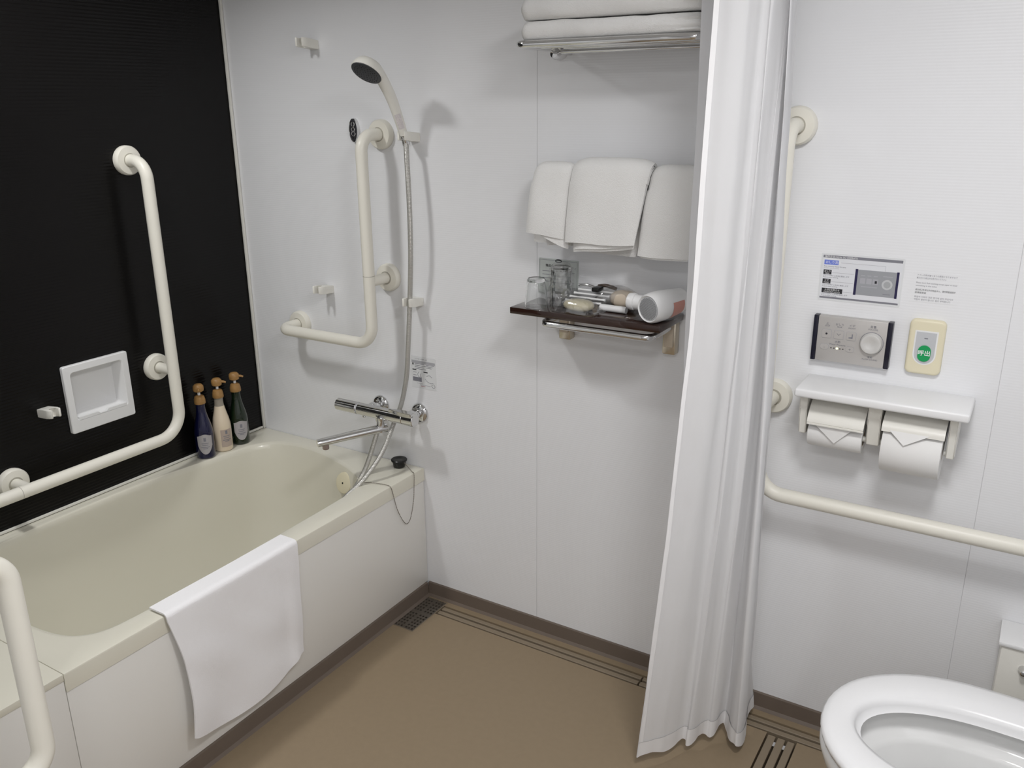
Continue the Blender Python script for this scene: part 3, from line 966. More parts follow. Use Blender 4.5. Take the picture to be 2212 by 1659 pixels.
def folded_towel(label, x0, x1, yf, yb, z0, z1, seed):
    """one towel folded in two; rounded fold to the front, layers open at the sides"""
    t = z1 - z0
    prof_ = []
    r = t / 2
    lay = (t - 0.004) / 2
    for k in range(13):
        a_ = R_(90 + 180 * k / 12)
        prof_.append((yf + r * 0.8 + r * 0.8 * math.cos(a_), z0 + r + r * math.sin(a_)))
    bot = [(yf + r + (yb - yf - r) * k / 10, z0) for k in range(1, 11)]
    bot_up = [(yb + 0.002, z0 + lay * 0.5), (yb, z0 + lay)]
    slit_in = [(yb - (yb - yf - r * 1.2) * k / 8, z0 + lay + 0.0002) for k in range(1, 9)]
    slit_end = [(yf + r * 0.9, z0 + t / 2)]
    slit_out = [(q[0], z0 + lay + 0.0038) for q in reversed(slit_in)]
    top_back = [(yb, z1 - lay), (yb + 0.002, z1 - lay * 0.5), (yb, z1)]
    top = [(yb - (yb - yf - r) * k / 10, z1) for k in range(1, 10)]
    P_ = prof_ + bot + bot_up + slit_in + slit_end + slit_out + top_back + top
    nx = 44
    Ls = []
    for i in range(nx + 1):
        q = i / nx
        e = min(q, 1 - q)
        sq = 1.0 - 0.30 * max(0, 1 - e / 0.035) ** 2
        x = x0 + (x1 - x0) * q
        row = []
        for (yy, zz) in P_:
            n1 = noise.noise(Vector((x * 9 + seed, yy * 9, zz * 14))) * 0.004 + noise.noise(Vector((x * 30, yy * 30, zz * 30 + seed))) * 0.0015
            rip = 0.004 * max(0, q - 0.72) / 0.28 * math.sin(zz * 520 + seed) * (1 if yy < yf + 0.05 else 0.3)
            zc_ = z0 + (zz - z0) * (1 - (1 - sq) * (zz - z0) / t)
            row.append(Vector((x + n1, yy + n1 + rip + (1 - sq) * 0.03 * (1 if yy < -0.1 else 0), max(z0, zc_ + (n1 * 0.8 if zz > z0 + 0.004 else 0)))))
        Ls.append(row)
    bm = B(); rings(bm, Ls)
    return obj('folded_towel', bm, M_TERRY, angle=70, label=label, cat='towel', group='folded bath towels on the rack')


folded_towel('white bath towel folded flat, lower of the stack on the chrome rack', 1.186, 1.606, -0.213, -0.028, 1.6588, 1.6955, 1.0)
folded_towel('white bath towel folded flat, upper of the stack, cut by the top edge', 1.188, 1.604, -0.215, -0.028, 1.6985, 1.7470, 5.0)

# ------------------------------------------------------------------ towel bar with hanging towels
tbz, tby = 1.368, -0.075
tbt = thing('towel_bar', 'towel bar hidden under three hanging white towels', 'towel bar', (1.36, 0, tbz - 0.01))
bm = B(); sweep(bm, [(1.170, tby, tbz), (1.575, tby, tbz)], 0.008, 16); obj('bar', bm, M_CHROME, tbt)
for xx in (1.185, 1.570):
    bm = B(); sweep(bm, [(xx, -0.0004, tbz), (xx, tby, tbz)], 0.007, 14); obj('arm', bm, M_CHROME, tbt)


def hang_towel(label, xlt, xrt, xlb, xrb, ztop, zf, zb, thick, seed, layers, tilt=0.0):
    bm = B()
    for (dxl, dxr, dzf, dzb, off) in layers:
        ztl = ztop - off
        R0 = max(0.0128, thick * 0.5 + 0.010 - off)
        path = [(tby - R0, 0, zf + dzf), (tby - R0, 0, ztl - R0)]
        for k in range(1, 10):
            a_ = R_(180 - 20 * k)
            path.append((tby + R0 * math.cos(a_), 0, ztl - R0 + R0 * math.sin(a_)))
        path += [(tby + R0, 0, ztl - R0), (tby + R0, 0, zb + dzb)]
        pv = [Vector(p) for p in path]
        ln = [0]
        for a_, b_ in zip(pv, pv[1:]): ln.append(ln[-1] + (b_ - a_).length)

        def P(u, v, pv=pv, ln=ln, dxl=dxl, dxr=dxr, off=off):
            s = v * ln[-1]
            for k in range(len(ln) - 1):
                if s <= ln[k + 1] + 1e-9 or k == len(ln) - 2:
                    q = (s - ln[k]) / max(1e-9, ln[k + 1] - ln[k])
                    p = pv[k].lerp(pv[k + 1], q); break
            h = (ztop - p.z) / (ztop - zf)
            e = abs(2 * u - 1)
            xl = xlt + (xlb + dxl - xlt) * h - 0.004 * math.sin(h * 3)
            xr = xrt + (xrb + dxr - xrt) * h
            x = xl + (xr - xl) * u
            n1 = noise.noise(Vector((x * 14 + seed, p.z * 9, 0.7 + (0 if p.x < tby else 4))))
            front = 1 if p.x < tby else -0.4
            bul = front * (-0.007 * math.sin(math.pi * min(1, max(0, h)) * 0.9) * (1 - e ** 4) - 0.004 * n1 * min(1, h * 3) - 0.006 * h)
            zc = p.z - 0.010 * (e ** 5) * (1 if h < 0.25 else 0)
            zc += (tilt * (u - 0.5) * (1.0 if off > 0 else 0.35) * h if front > 0 else 0)
            return Vector((x, p.x + bul + 0.006 * (e ** 6) * front, zc + 0.004 * n1 * h))
        cloth_grid(bm, P, 22, 44, 0.0062)
    return obj('hanging_towel', bm, M_TERRY, angle=65, label=label, cat='towel', group='white towels hanging on the towel bar')


hang_towel('small white towel hanging at the left end of the towel bar', 1.158, 1.260, 1.135, 1.243, 1.389, 1.214, 1.192, 0.016, 0.0,
           [(0, 0, 0, 0, 0.0), (0.036, 0.004, -0.014, -0.006, 0.0075)], -0.024)
hang_towel('white towel hanging in the middle, frontmost and widest of three', 1.266, 1.460, 1.250, 1.428, 1.402, 1.206, 1.180, 0.034, 3.0,
           [(0, 0, 0, 0, 0.0), (0.022, -0.006, -0.010, -0.004, 0.0078), (0.016, -0.004, -0.017, -0.004, 0.0140)], 0.020)
hang_towel('white towel hanging lowest, beside the curtain', 1.464, 1.584, 1.437, 1.560, 1.390, 1.184, 1.180, 0.016, 6.0,
           [(0, 0, 0, 0, 0.0), (0.006, -0.004, -0.005, -0.003, 0.0065)])

# ------------------------------------------------------------------ shelf with glasses and amenities
shf = thing('amenity_shelf', 'dark brown glossy shelf with chrome rail below, holding glasses and a hair dryer', 'shelf', (1.32, 0, 1.0))
SZ = 1.037
bm = B(); box(bm, 1.117, 1.522, -0.152, -0.002, SZ - 0.0165, SZ, bev=0.0015)
obj('board', bm, M_BROWN, shf)
bm = B(); sweep(bm, fillet([(1.205, -0.018, 1.004), (1.205, -0.146, 1.004), (1.498, -0.146, 1.004), (1.498, -0.018, 1.004)], 0.022, 8), 0.0085, 16)
obj('rail', bm, M_CHROME, shf)
for xx in (1.208, 1.497):
    bm = B(); box(bm, xx - 0.017, xx + 0.017, -0.028, -0.0005, 0.935, 1.0190, bev=0.004)
    bk = obj('bracket', bm, M_CHAMP, shf)
    bm = B(); box(bm, xx - 0.012, xx + 0.012, -0.0335, -0.0275, 0.955, 1.017, bev=0.002)
    obj('cover', bm, M_BEIGE, bk)


def tumbler(label, c, rb, rt_, h, facets, th=0.0025):
    n = 16 if facets else 40
    prof_o = [(rb, 0.0), (rb - (rb - rt_) * 0.5, h * 0.5), (rt_, h - 0.004), (rt_ - 0.003, h)]
    prof_i = [(rt_ - 0.006, h - 0.010), (rt_ - 0.0035, h - 0.014), (rb - (rb - rt_) * 0.5 - th, h * 0.5), (rb - th, 0.0)]
    bm = B()
    u_, w_, a_ = frame((0, 0, 1))
    Ls = []
    for r, hh in prof_o + [(0.001, h)] if False else prof_o:
        Ls.append([Vector(c) + Vector((math.cos(2 * math.pi * k / n) * r, math.sin(2 * math.pi * k / n) * r, hh)) for k in range(n)])
    rings(bm, Ls, cap0=False, cap1=True)
    Li = [[Vector(c) + Vector((math.cos(2 * math.pi * k / n) * r, math.sin(2 * math.pi * k / n) * r, hh)) for k in range(n)] for r, hh in prof_i]
    rings(bm, Li, cap0=True, cap1=False)
    b = [Ls[0], Li[-1]]
    rings(bm, b, cap0=False, cap1=False)
    bmesh.ops.remove_doubles(bm, verts=bm.verts[:], dist=1e-6)
    return bm


bm = tumbler('', (1.172, -0.113, SZ + 0.0005), 0.0300, 0.0235, 0.072, False)
obj('drinking_glass', bm, M_GLASS, label='clear plain drinking glass upside down at the shelf front corner', cat='glass', group='drinking glasses on the shelf', angle=35)
g2 = thing('drinking_glass', 'tall drinking glass in cellophane wrap behind the plain glass', 'glass', (1.210, -0.052, SZ), 'drinking glasses on the shelf')
bm = tumbler('', (1.210, -0.052, SZ + 0.0008), 0.0300, 0.0265, 0.094, True)
obj('tumbler', bm, M_GLASS, g2, angle=20)
bm = B()
Ls = []
for j in range(15):
    h = 0.0005 + 0.104 * j / 14
    r0 = 0.0345 - 0.005 * j / 14 if h < 0.096 else 0.018 + 0.008 * (0.105 - h) / 0.009
    Ls.append([Vector((1.210, -0.052, SZ)) + Vector((math.cos(k * math.pi / 20), math.sin(k * math.pi / 20), 0)) * max(0.031 if h < 0.09 else 0.005, r0 + 0.0035 * noise.noise(Vector((k * 0.9, j * 1.1, 2)))) + Vector((0, 0, h)) for k in range(40)])
rings(bm, Ls, cap0=False, cap1=True)
obj('wrapper', bm, M_FILMC, g2, angle=15)


def pillow(bm, c, a, b, h, M=None, e=2.6, nu=24, nv=10):
    Ls = []
    for j in range(nv + 1):
        f = -math.pi / 2 + math.pi * j / nv
        cf = abs(math.cos(f)) ** (2 / e)
        sf = math.copysign(abs(math.sin(f)) ** (2 / 2.2), math.sin(f))
        cf = max(cf, 0.02)
        Ls.append([Vector((a * cf * math.copysign(abs(math.cos(t)) ** (2 / e), math.cos(t)), b * cf * math.copysign(abs(math.sin(t)) ** (2 / e), math.sin(t)), h * sf)) for t in [2 * math.pi * k / nu for k in range(nu)]])
    if M is None: M = Matrix.Identity(4)
    rings(bm, [[Vector(c) + (M @ p) for p in L_] for L_ in Ls])


sp_ = thing('wrapped_soap', 'cream soap bar in clear wrapping at the front of the shelf', 'soap', (1.292, -0.112, SZ))
Rs = Matrix.Rotation(R_(-6), 4, 'Z')
bm = B(); pillow(bm, (1.292, -0.112, SZ + 0.0165), 0.040, 0.027, 0.0145, Rs)
obj('soap', bm, M_SOAP, sp_)
bm = B()
gg = []
for i in range(27):
    row = []
    for j in range(19):
        u_, v_ = -1 + 2 * i / 26, -1 + 2 * j / 18
        dome = max(0.0, 1 - (abs(u_) / 0.80) ** 3.5) ** 0.6 * max(0.0, 1 - (abs(v_) / 0.86) ** 3.5) ** 0.6
        z = 0.0015 + 0.0325 * dome + 0.003 * abs(noise.noise(Vector((u_ * 5, v_ * 5, 3.3))))
        p = Rs @ Vector((u_ * 0.060, v_ * 0.037, 0))
        row.append(bm.verts.new((1.292 + p.x, -0.112 + p.y, SZ + z)))
    gg.append(row)
for i in range(26):
    for j in range(18): bm.faces.new((gg[i][j], gg[i + 1][j], gg[i + 1][j + 1], gg[i][j + 1]))
obj('wrapper', bm, M_FILMC, sp_, angle=20)

sw = thing('cotton_swab_pack', 'clear pack of white cotton swabs lying behind the soap', 'swab pack', (1.285, -0.068, SZ))
bm = B(); box(bm, 1.232, 1.345, -0.083, -0.030, SZ + 0.001, SZ + 0.006, bev=0.002)
obj('card', bm, mat('dark_card', (0.10, 0.095, 0.09), 0.3), sw)
for k in range(4):
    y0 = -0.079 + 0.0115 * k
    z0 = SZ + 0.017 + 0.0075 * k
    bm = B(); sweep(bm, [(1.238 + 0.006 * k, y0, z0 + 0.001), (1.248 + 0.006 * k, y0, z0 + 0.001), (1.325 + 0.006 * k, y0 + 0.002, z0), (1.335 + 0.006 * k, y0 + 0.002, z0)], [0.0034, 0.0027, 0.0027, 0.0034], 10)
    obj('swab', bm, M_WHITEP, sw)
bm = B(); prism(bm, [(-0.084, 0.006), (-0.082, 0.014), (-0.042, 0.040), (-0.034, 0.040), (-0.031, 0.006)], lambda u_, v_, d_: (d_, u_, SZ + v_), 1.230, 1.347)
obj('sleeve', bm, M_FILMC, sw, smooth=False)

rz = thing('razor', 'black and silver wrapped razor on top of the cotton swab pack', 'razor', (1.305, -0.045, SZ + 0.042))
bm = B(); sweep(bm, crom([(1.255, -0.040, SZ + 0.050), (1.28, -0.042, SZ + 0.053), (1.302, -0.045, SZ + 0.049)], 5), [0.0035] * 11, 10)
obj('handle', bm, M_CHROME, rz)
bm = B(); box(bm, 1.300, 1.320, -0.062, -0.030, SZ + 0.041, SZ + 0.052, bev=0.003)
obj('head', bm, M_RUBBER, rz)

br = thing('hair_brush', 'brown-handled hair brush in a clear bag at the back of the shelf', 'hair brush', (1.36, -0.035, SZ))
bm = B(); sweep(bm, crom([(1.300, -0.022, SZ + 0.050), (1.325, -0.024, SZ + 0.052), (1.352, -0.026, SZ + 0.047)], 5), [0.0030, 0.0034, 0.0038, 0.0042, 0.0046, 0.0048, 0.0050, 0.0050, 0.0048, 0.0046, 0.0042], 12)
obj('handle', bm, mat('brush_brown', (0.06, 0.04, 0.03), 0.3), br)
bm = B(); pillow(bm, (1.378, -0.036, SZ + 0.026), 0.036, 0.022, 0.022)
obj('bristle_pad', bm, M_BEIGE, br)
bm = B()
Ls = []
for j in range(9):
    x_ = 1.300 + 0.128 * j / 8
    hgt = 0.020 + 0.040 * math.sin(math.pi * (0.12 + 0.80 * j / 8))
    Ls.append([Vector((x_, -0.036 + 0.030 * math.cos(k * math.pi / 10) * (0.8 + 0.2 * math.sin(j)), SZ + 0.0008 + max(0, hgt * (0.5 + 0.5 * math.sin(k * math.pi / 10)) + 0.004 * noise.noise(Vector((k, j, 1)))))) for k in range(20)])
rings(bm, Ls)
obj('bag', bm, M_FILMC, br, angle=20)

tb_ = thing('toothbrush_pack', 'white toothbrush packet lying in front of the brush bag', 'toothbrush pack', (1.365, -0.082, SZ))
bm = B(); sweep(bm, [(1.335, -0.078, SZ + 0.0095), (1.405, -0.080, SZ + 0.0095)], 0.0085, 16)
obj('tube', bm, M_WHITEP, tb_)
bm = B(); box(bm, 1.330, 1.400, -0.070, -0.066, SZ + 0.001, SZ + 0.012, bev=0.001)
obj('sachet', bm, mat('sachet_white', (0.7, 0.68, 0.66), 0.3), tb_)

hdr = thing('hair_dryer', 'white folded hair dryer with round perforated grille on the shelf', 'hair dryer', (1.50, -0.08, SZ))
HA = Vector((0.33, 0.935, 0.05)).normalized()
HO = Vector((1.489, -0.150, SZ + 0.0365))
bm = B(); lathe(bm, [(0.0275, 0.004), (0.0310, 0.000), (0.0345, 0.006), (0.0360, 0.022), (0.0355, 0.045), (0.0330, 0.070), (0.0300, 0.095), (0.0290, 0.112), (0.0265, 0.1125), (0.0255, 0.100)], HO, HA, 40)
obj('barrel', bm, M_WHITEP, hdr, angle=35)
bm = B(); lathe(bm, [(0.0278, 0.0035), (0.0270, 0.0015), (0.001, 0.0002)], HO, HA, 36)
gr = obj('grille', bm, M_LGREY, hdr)
bm = B()
u, w, a = frame(HA)
for i in range(-12, 13):
    for j in range(-13, 14):
        px_, py_ = (i + 0.5 * (j % 2)) * 0.0022, j * 0.0019
        if px_ * px_ + py_ * py_ < 0.0255 ** 2:
            rr = math.hypot(px_, py_)
            c = HO + u * px_ + w * py_ + a * (0.0002 + 0.0013 * rr / 0.027)
            vs_ = [bm.verts.new(c - a * 0.0003 + (u * math.cos(k * math.pi / 3) + w * math.sin(k * math.pi / 3)) * 0.00075) for k in range(6)]
            bm.faces.new(vs_)
obj('perforations', bm, M_DARK, gr, kind='stuff', recalc=False)
bm = B()
Ls = []
for k in range(11):
    an = R_(-58 + 75 * k / 10)
    row = []
    for hh, rr in ((0.050, 0.0353), (0.072, 0.0331), (0.094, 0.0304)):
        side = Vector((0.935, -0.33, 0)).normalized()
        up = HA.cross(side); up = -up if up.z < 0 else up
        row.append(HO + HA * hh + (side * math.cos(an) + up * math.sin(an)) * (rr + 0.0004))
    Ls.append(row)
rings(bm, Ls, False, False, closed=False)
obj('pink_label', bm, M_PINK, hdr, recalc=False)
bm = B(); sweep(bm, [(1.482, -0.100, SZ + 0.034), (1.462, -0.100, SZ + 0.036), (1.436, -0.098, SZ + 0.038)], [0.0185, 0.0185, 0.0180], 24)
hn = obj('handle', bm, M_WHITEP, hdr)
bm = B(); lathe(bm, [(0.0175, 0.0), (0.0205, 0.002), (0.0210, 0.010), (0.0190, 0.018), (0.010, 0.021)], (1.437, -0.098, SZ + 0.0375), (-1, 0.05, 0.06), 24)
obj('handle_end', bm, M_WHITEP, hn)

# ------------------------------------------------------------------ shower curtain
cb = [(1.600, -.372), (1.628, -.338), (1.652, -.305), (1.668, -.262), (1.680, -.258), (1.692, -.262), (1.703, -.225), (1.716, -.205), (1.730, -.205), (1.738, -.150), (1.752, -.160), (1.778, -.205), (1.796, -.215), (1.803, -.170), (1.782, -.090), (1.787, -.036), (1.735, -.045), (1.690, -.120)]
cmid = [(1.665, -.358), (1.692, -.345), (1.716, -.328), (1.726, -.280), (1.736, -.272), (1.746, -.280), (1.752, -.245), (1.760, -.232), (1.768, -.236), (1.770, -.190), (1.777, -.195), (1.790, -.240), (1.799, -.258), (1.796, -.205), (1.783, -.140), (1.740, -.122), (1.690, -.138), (1.616, -.240)]
ct = [(1.676, -.360), (1.706, -.352), (1.733, -.342), (1.744, -.300), (1.754, -.292), (1.764, -.300), (1.768, -.262), (1.776, -.250), (1.784, -.254), (1.780, -.205), (1.782, -.220), (1.788, -.270), (1.793, -.296), (1.782, -.225), (1.765, -.145), (1.730, -.122), (1.680, -.138), (1.612, -.240)]
NS = 7


def smooth_path(p, it):
    for _ in range(it):
        p = [p[0]] + [(p[k - 1] + p[k] * 2 + p[k + 1]) / 4 for k in range(1, len(p) - 1)] + [p[-1]]
    return p


pb, pm, pt = [smooth_path(crom([(x_, y_, 0) for x_, y_ in q], NS), 6) for q in (cb, cmid, ct)]
ZB, ZM, ZT, ZC = 0.028, 1.08, 1.70, 2.099


def curt_pt(k, z):
    if z <= ZM:
        q = (z - ZB) / (ZM - ZB)
        p = pb[k].lerp(pm[k], q if k < 13 * NS else min(1.0, q * 2.1))
        bow = math.sin(math.pi * q)
        p = p + (Vector((0.004, 0.0, 0)) * bow)
    elif z <= ZT:
        p = pm[k].lerp(pt[k], (z - ZM) / (ZT - ZM))
    else:
        p = pt[k]
    n1 = noise.noise(Vector((k * 0.17, z * 2.2, 5.0)))
    n2 = noise.noise(Vector((k * 0.35, z * 7.0, 9.0)))
    return Vector((p.x + 0.004 * n1 + 0.0015 * n2, min(p.y + 0.004 * n1, -0.016), z))


cu = thing('shower_curtain', 'white fabric shower curtain gathered in folds, hanging to the floor', 'curtain', (1.72, -0.2, 0.0))
zs = [ZB + (ZC - ZB) * (j / 90) for j in range(91)]
nk = len(pb)
bm = B()
rows = [[bm.verts.new(curt_pt(k, z) + Vector((0, 0, (0.006 * math.sin(k * 0.33)) if j == 0 else 0))) for k in range(nk)] for j, z in enumerate(zs)]
for a_, b_ in zip(rows, rows[1:]):
    for k in range(nk - 1): bm.faces.new((a_[k], a_[k + 1], b_[k + 1], b_[k]))
cl = obj('cloth', bm, M_CURT, cu, angle=180, recalc=False)


M_STITCH = mat('stitch_thread', (0.62, 0.62, 0.62), 0.9)


def strip(name, kr, zr, off=0.0012, m=None):
    bm = B()
    for sgn in (1, -1):
        rws = []
        for z in zr:
            row = []
            for k in kr:
                k0, k1 = max(0, k - 1), min(nk - 1, k + 1)
                tg = (curt_pt(k1, z) - curt_pt(k0, z)).normalized()
                nn = Vector((tg.y, -tg.x, 0))
                dz = (0.006 * math.sin(k * 0.33)) if z == ZB else 0
                row.append(bm.verts.new(curt_pt(k, z) + nn * off * sgn + Vector((0, 0, dz))))
            rws.append(row)
        for a_, b_ in zip(rws, rws[1:]):
            for k in range(len(a_) - 1): bm.faces.new((a_[k], a_[k + 1], b_[k + 1], b_[k]))
    obj(name, bm, m or M_HEM, cl, angle=180, recalc=False)


strip('bottom_hem', range(nk), [ZB, ZB + 0.010, ZB + 0.022, ZB + 0.034, ZB + 0.044])
strip('side_hem', range(0, 3), zs)
strip('stitching', range(nk), [ZB + 0.0440, ZB + 0.0455], 0.0015, M_STITCH)

# ------------------------------------------------------------------ paper holder + rolls
ph = thing('paper_holder', 'white double toilet paper holder with shelf top on the wall', 'paper holder', (2.0, 0, 0.81))
bm = B(); box(bm, 1.829, 2.171, -0.130, -0.0005, 0.914, 0.933, bev=0.005, seg=3)
obj('shelf_top', bm, M_WHITEP, ph)
AY, AZ = -0.062, 0.820
for x0, x1 in ((1.836, 1.852), (1.979, 2.006), (2.136, 2.152)):
    bm = B(); prism(bm, [(-0.0005, 0.9145), (-0.098, 0.9145), (-0.094, 0.880), (-0.082, 0.816), (-0.045, 0.812), (-0.0005, 0.860)], lambda u_, v_, d_: (d_, u_, v_), x0, x1)
    bmesh.ops.bevel(bm, geom=bm.edges[:], offset=0.002, segments=2, affect='EDGES')
    obj('bracket', bm, M_IVORY2, ph)
bar(ph, 1.986, 1.997, 0.9055, 0.9075, M_INKL, -0.0985, -0.0975, 'print')


def flap(x0, x1, path):
    bm = B()
    pv = crom([(0, a_, b_) for a_, b_ in path], 5)
    up, lo = [], []
    for i, p in enumerate(pv):
        tg = (pv[min(i + 1, len(pv) - 1)] - pv[max(i - 1, 0)]).normalized()
        nn = Vector((0, tg.z, -tg.y))
        if nn.z < 0: nn = -nn
        up.append((p.y + nn.y * 0.0012, p.z + nn.z * 0.0012)); lo.append((p.y - nn.y * 0.0012, p.z - nn.z * 0.0012))
    prism(bm, up + list(reversed(lo)), lambda u_, v_, d_: (d_, u_, v_), x0, x1)
    obj('cover_flap', bm, M_IVORY2, ph, angle=30)


flap(1.857, 1.975, [(-0.030, 0.906), (-0.070, 0.892), (-0.094, 0.872), (-0.1035, 0.858), (-0.1045, 0.848)])
flap(2.011, 2.132, [(-0.030, 0.9085), (-0.062, 0.9020), (-0.090, 0.8900), (-0.108, 0.876), (-0.1115, 0.864)])
for xa, xb in ((1.852, 1.864), (1.968, 1.979), (2.006, 2.017), (2.131, 2.136)):
    bm = B(); sweep(bm, [(xa, AY, AZ), (xb, AY, AZ)], 0.006, 12); obj('axle', bm, M_IVORY2, ph)


def roll(label, x0, x1, r, tri):
    t = thing('toilet_roll', label, 'toilet roll', ((x0 + x1) / 2, AY, AZ - r), 'toilet rolls in the holder')
    bm = B()
    n = 40
    seq_ = [(0.0185, x0), (r - 0.001, x0), (r, x0 + 0.0015), (r, x1 - 0.0015), (r - 0.001, x1), (0.0185, x1), (0.0185, x0)]
    rings(bm, [[Vector((xx, AY + rr * math.cos(2 * math.pi * k / n), AZ + rr * math.sin(2 * math.pi * k / n))) for k in range(n)] for rr, xx in seq_], False, False)
    bmesh.ops.remove_doubles(bm, verts=bm.verts[:], dist=1e-6)
    obj('paper', bm, M_PAPER, t)
    bm = B()
    rings(bm, [[Vector((xx, AY + rr * math.cos(2 * math.pi * k / n), AZ + rr * math.sin(2 * math.pi * k / n))) for k in range(n)] for rr, xx in ((0.0184, x0 + 0.001), (0.0172, x0 + 0.001), (0.0172, x1 - 0.001), (0.0184, x1 - 0.001))], False, False)
    obj('core', bm, mat('roll_core', (0.42, 0.35, 0.27), 0.8), t)
    bm = B(); A_ = [Vector(p) for p in tri]
    nn = (A_[1] - A_[0]).cross(A_[2] - A_[0]).normalized() * 0.0008
    prism(bm, [(0, 0), (1, 0), (0, 1)], lambda u_, v_, d_: A_[0] + (A_[1] - A_[0]) * u_ + (A_[2] - A_[0]) * v_ + nn * d_, -1, 1)
    obj('folded_tip', bm, M_PAPER, t, smooth=False)


roll('nearly used toilet roll in the holder half next to the grab bar', 1.858, 1.972, 0.033, [(1.876, -0.0990, 0.846), (1.950, -0.0990, 0.846), (1.917, -0.0985, 0.811)])
roll('thick toilet roll in the holder half away from the curtain', 2.014, 2.129, 0.0585, [(2.027, -0.1120, 0.868), (2.104, -0.1120, 0.868), (2.058, -0.1215, 0.842)])

# ------------------------------------------------------------------ washlet remote
rm = thing('toilet_remote', 'silver toilet control panel with dial and dark ends on the wall', 'remote control', (1.914, 0, 0.972))
bm = B(); box(bm, 1.842, 1.986, -0.0195, -0.0005, 0.972, 1.074, bev=0.0015)
obj('body', bm, M_SILVER, rm)
for x0, x1 in ((1.832, 1.842), (1.986, 1.996)):
    bm = B(); box(bm, x0, x1, -0.0200, -0.0005, 0.9715, 1.0745, bev=0.0012)
    obj('end_cap', bm, M_NAVY, rm)
FYR = -0.0196
for i, xx in enumerate((1.862, 1.888, 1.914)):
    bm = B(); prism(bm, rrect(xx - 0.0098, xx + 0.0098, 1.0255, 1.0445, 0.003, 3), BACK, FYR + 0.0004, FYR - 0.0012)
    bmesh.ops.bevel(bm, geom=[e for e in bm.edges if any(len(f.verts) > 4 for f in e.link_faces)], offset=0.0005, segments=2, affect='EDGES')
    bt = obj('button', bm, M_SILVER, rm)
    bm = B(); prism(bm, rrect(xx - 0.0104, xx + 0.0104, 1.0249, 1.0451, 0.0034, 3), BACK, FYR + 0.0003, FYR - 0.0003); obj('outline', bm, M_INKL, bt, smooth=False)
    if i == 0:
        bm = B(); lathe(bm, [(0.0022, 0), (0.0022, 0.0004)], (xx, FYR - 0.0012, 1.035), NY, 16); obj('stop_mark', bm, M_INK, bt)
    elif i == 2:
        bm = B(); prism(bm, [(xx - 0.005, 1.030), (xx + 0.0035, 1.030), (xx + 0.0035, 1.040), (xx + 0.0012, 1.040), (xx + 0.0012, 1.0335), (xx - 0.005, 1.0325)], BACK, FYR - 0.0011, FYR - 0.0016); obj('seat_mark', bm, M_INKG, bt, smooth=False)
    else:
        bm = B(); sweep(bm, [(xx - 0.004, FYR - 0.0014, 1.038), (xx, FYR - 0.0014, 1.034), (xx + 0.004, FYR - 0.0014, 1.038)], 0.0005, 6); obj('wave_mark', bm, M_INKG, bt)
for xx, s_ in ((1.860, '-'), (1.914, '+')):
    bm = B(); prism(bm, rrect(xx - 0.0085, xx + 0.0085, 0.9990, 1.0110, 0.005, 4), BACK, FYR + 0.0004, FYR - 0.0010)
    bt = obj('button', bm, M_SILVER, rm)
    bm = B(); prism(bm, rrect(xx - 0.0091, xx + 0.0091, 0.9984, 1.0116, 0.0055, 4), BACK, FYR + 0.0003, FYR - 0.0003); obj('outline', bm, M_INKL, bt, smooth=False)
    text(s_, 0.010, xx, FYR - 0.0011, 1.0015, M_INKG, bt, align='CENTER')
for k in range(5):
    bm = B(); lathe(bm, [(0.0015, 0), (0.0013, 0.0006)] if k != 2 else [(0.0022, 0), (0.0018, 0.001)], (1.8745 + 0.0063 * k, FYR + 0.0001, 1.0035), NY, 12)
    obj('indicator', bm, M_LED if k == 2 else M_LEDOFF, rm)
bm = B(); lathe(bm, [(0.0245, -0.0003), (0.0245, 0.0005)], (1.957, FYR, 1.025), NY, 40); obj('dial_ring', bm, M_INKG, rm)
bm = B(); lathe(bm, [(0.0235, 0.0), (0.0230, 0.007), (0.0205, 0.0115), (0.0165, 0.0122), (0.010, 0.0100), (0.001, 0.0092)], (1.957, FYR, 1.025), NY, 44); obj('dial', bm, M_DIAL, rm)
for s_, sz, xx, zz in (('止', 0.0062, 1.862, 1.0560), ('STOP', 0.0046, 1.862, 1.0510), ('おしり', 0.0062, 1.888, 1.0560), ('REAR', 0.0046, 1.888, 1.0510), ('ビデ', 0.0062, 1.914, 1.0560), ('FRONT', 0.0046, 1.914, 1.0510),
                       ('水勢', 0.0064, 1.887, 1.0162), ('Water Pressure', 0.0054, 1.887, 1.0105), ('音量', 0.0064, 1.957, 1.0590), ('VOLUME', 0.0052, 1.957, 1.0535), ('音姫', 0.0052, 1.957, 0.9915), ('FLUSH SOUND', 0.0048, 1.957, 0.9865)):
    text(s_, sz, xx, FYR - 0.0002, zz, M_INKG, rm, align='CENTER')

# ------------------------------------------------------------------ call button
cb_ = thing('call_button', 'cream emergency call plate with green button on the wall', 'call button', (2.062, 0, 0.969))
bm = B()
rings(bm, [[Vector(BACK(u_, v_, -d_)) for u_, v_ in rrect(2.027 + e_, 2.097 - e_, 0.969 + e_, 1.0875 - e_, 0.012 - e_ * 0.5, 6)] for e_, d_ in ((0.0, 0.0005), (0.0, 0.0085), (0.0012, 0.0112), (0.0038, 0.0126), (0.007, 0.0130))])
obj('plate', bm, M_CREAM, cb_)


def dshape(x0, x1, z0, z1, n=14):
    r = (x1 - x0) / 2
    return [(x1, z1), (x0, z1)] + [((x0 + x1) / 2 + r * math.cos(R_(180 + 180 * k / n)), z0 + r + r * math.sin(R_(180 + 180 * k / n))) for k in range(n + 1)]


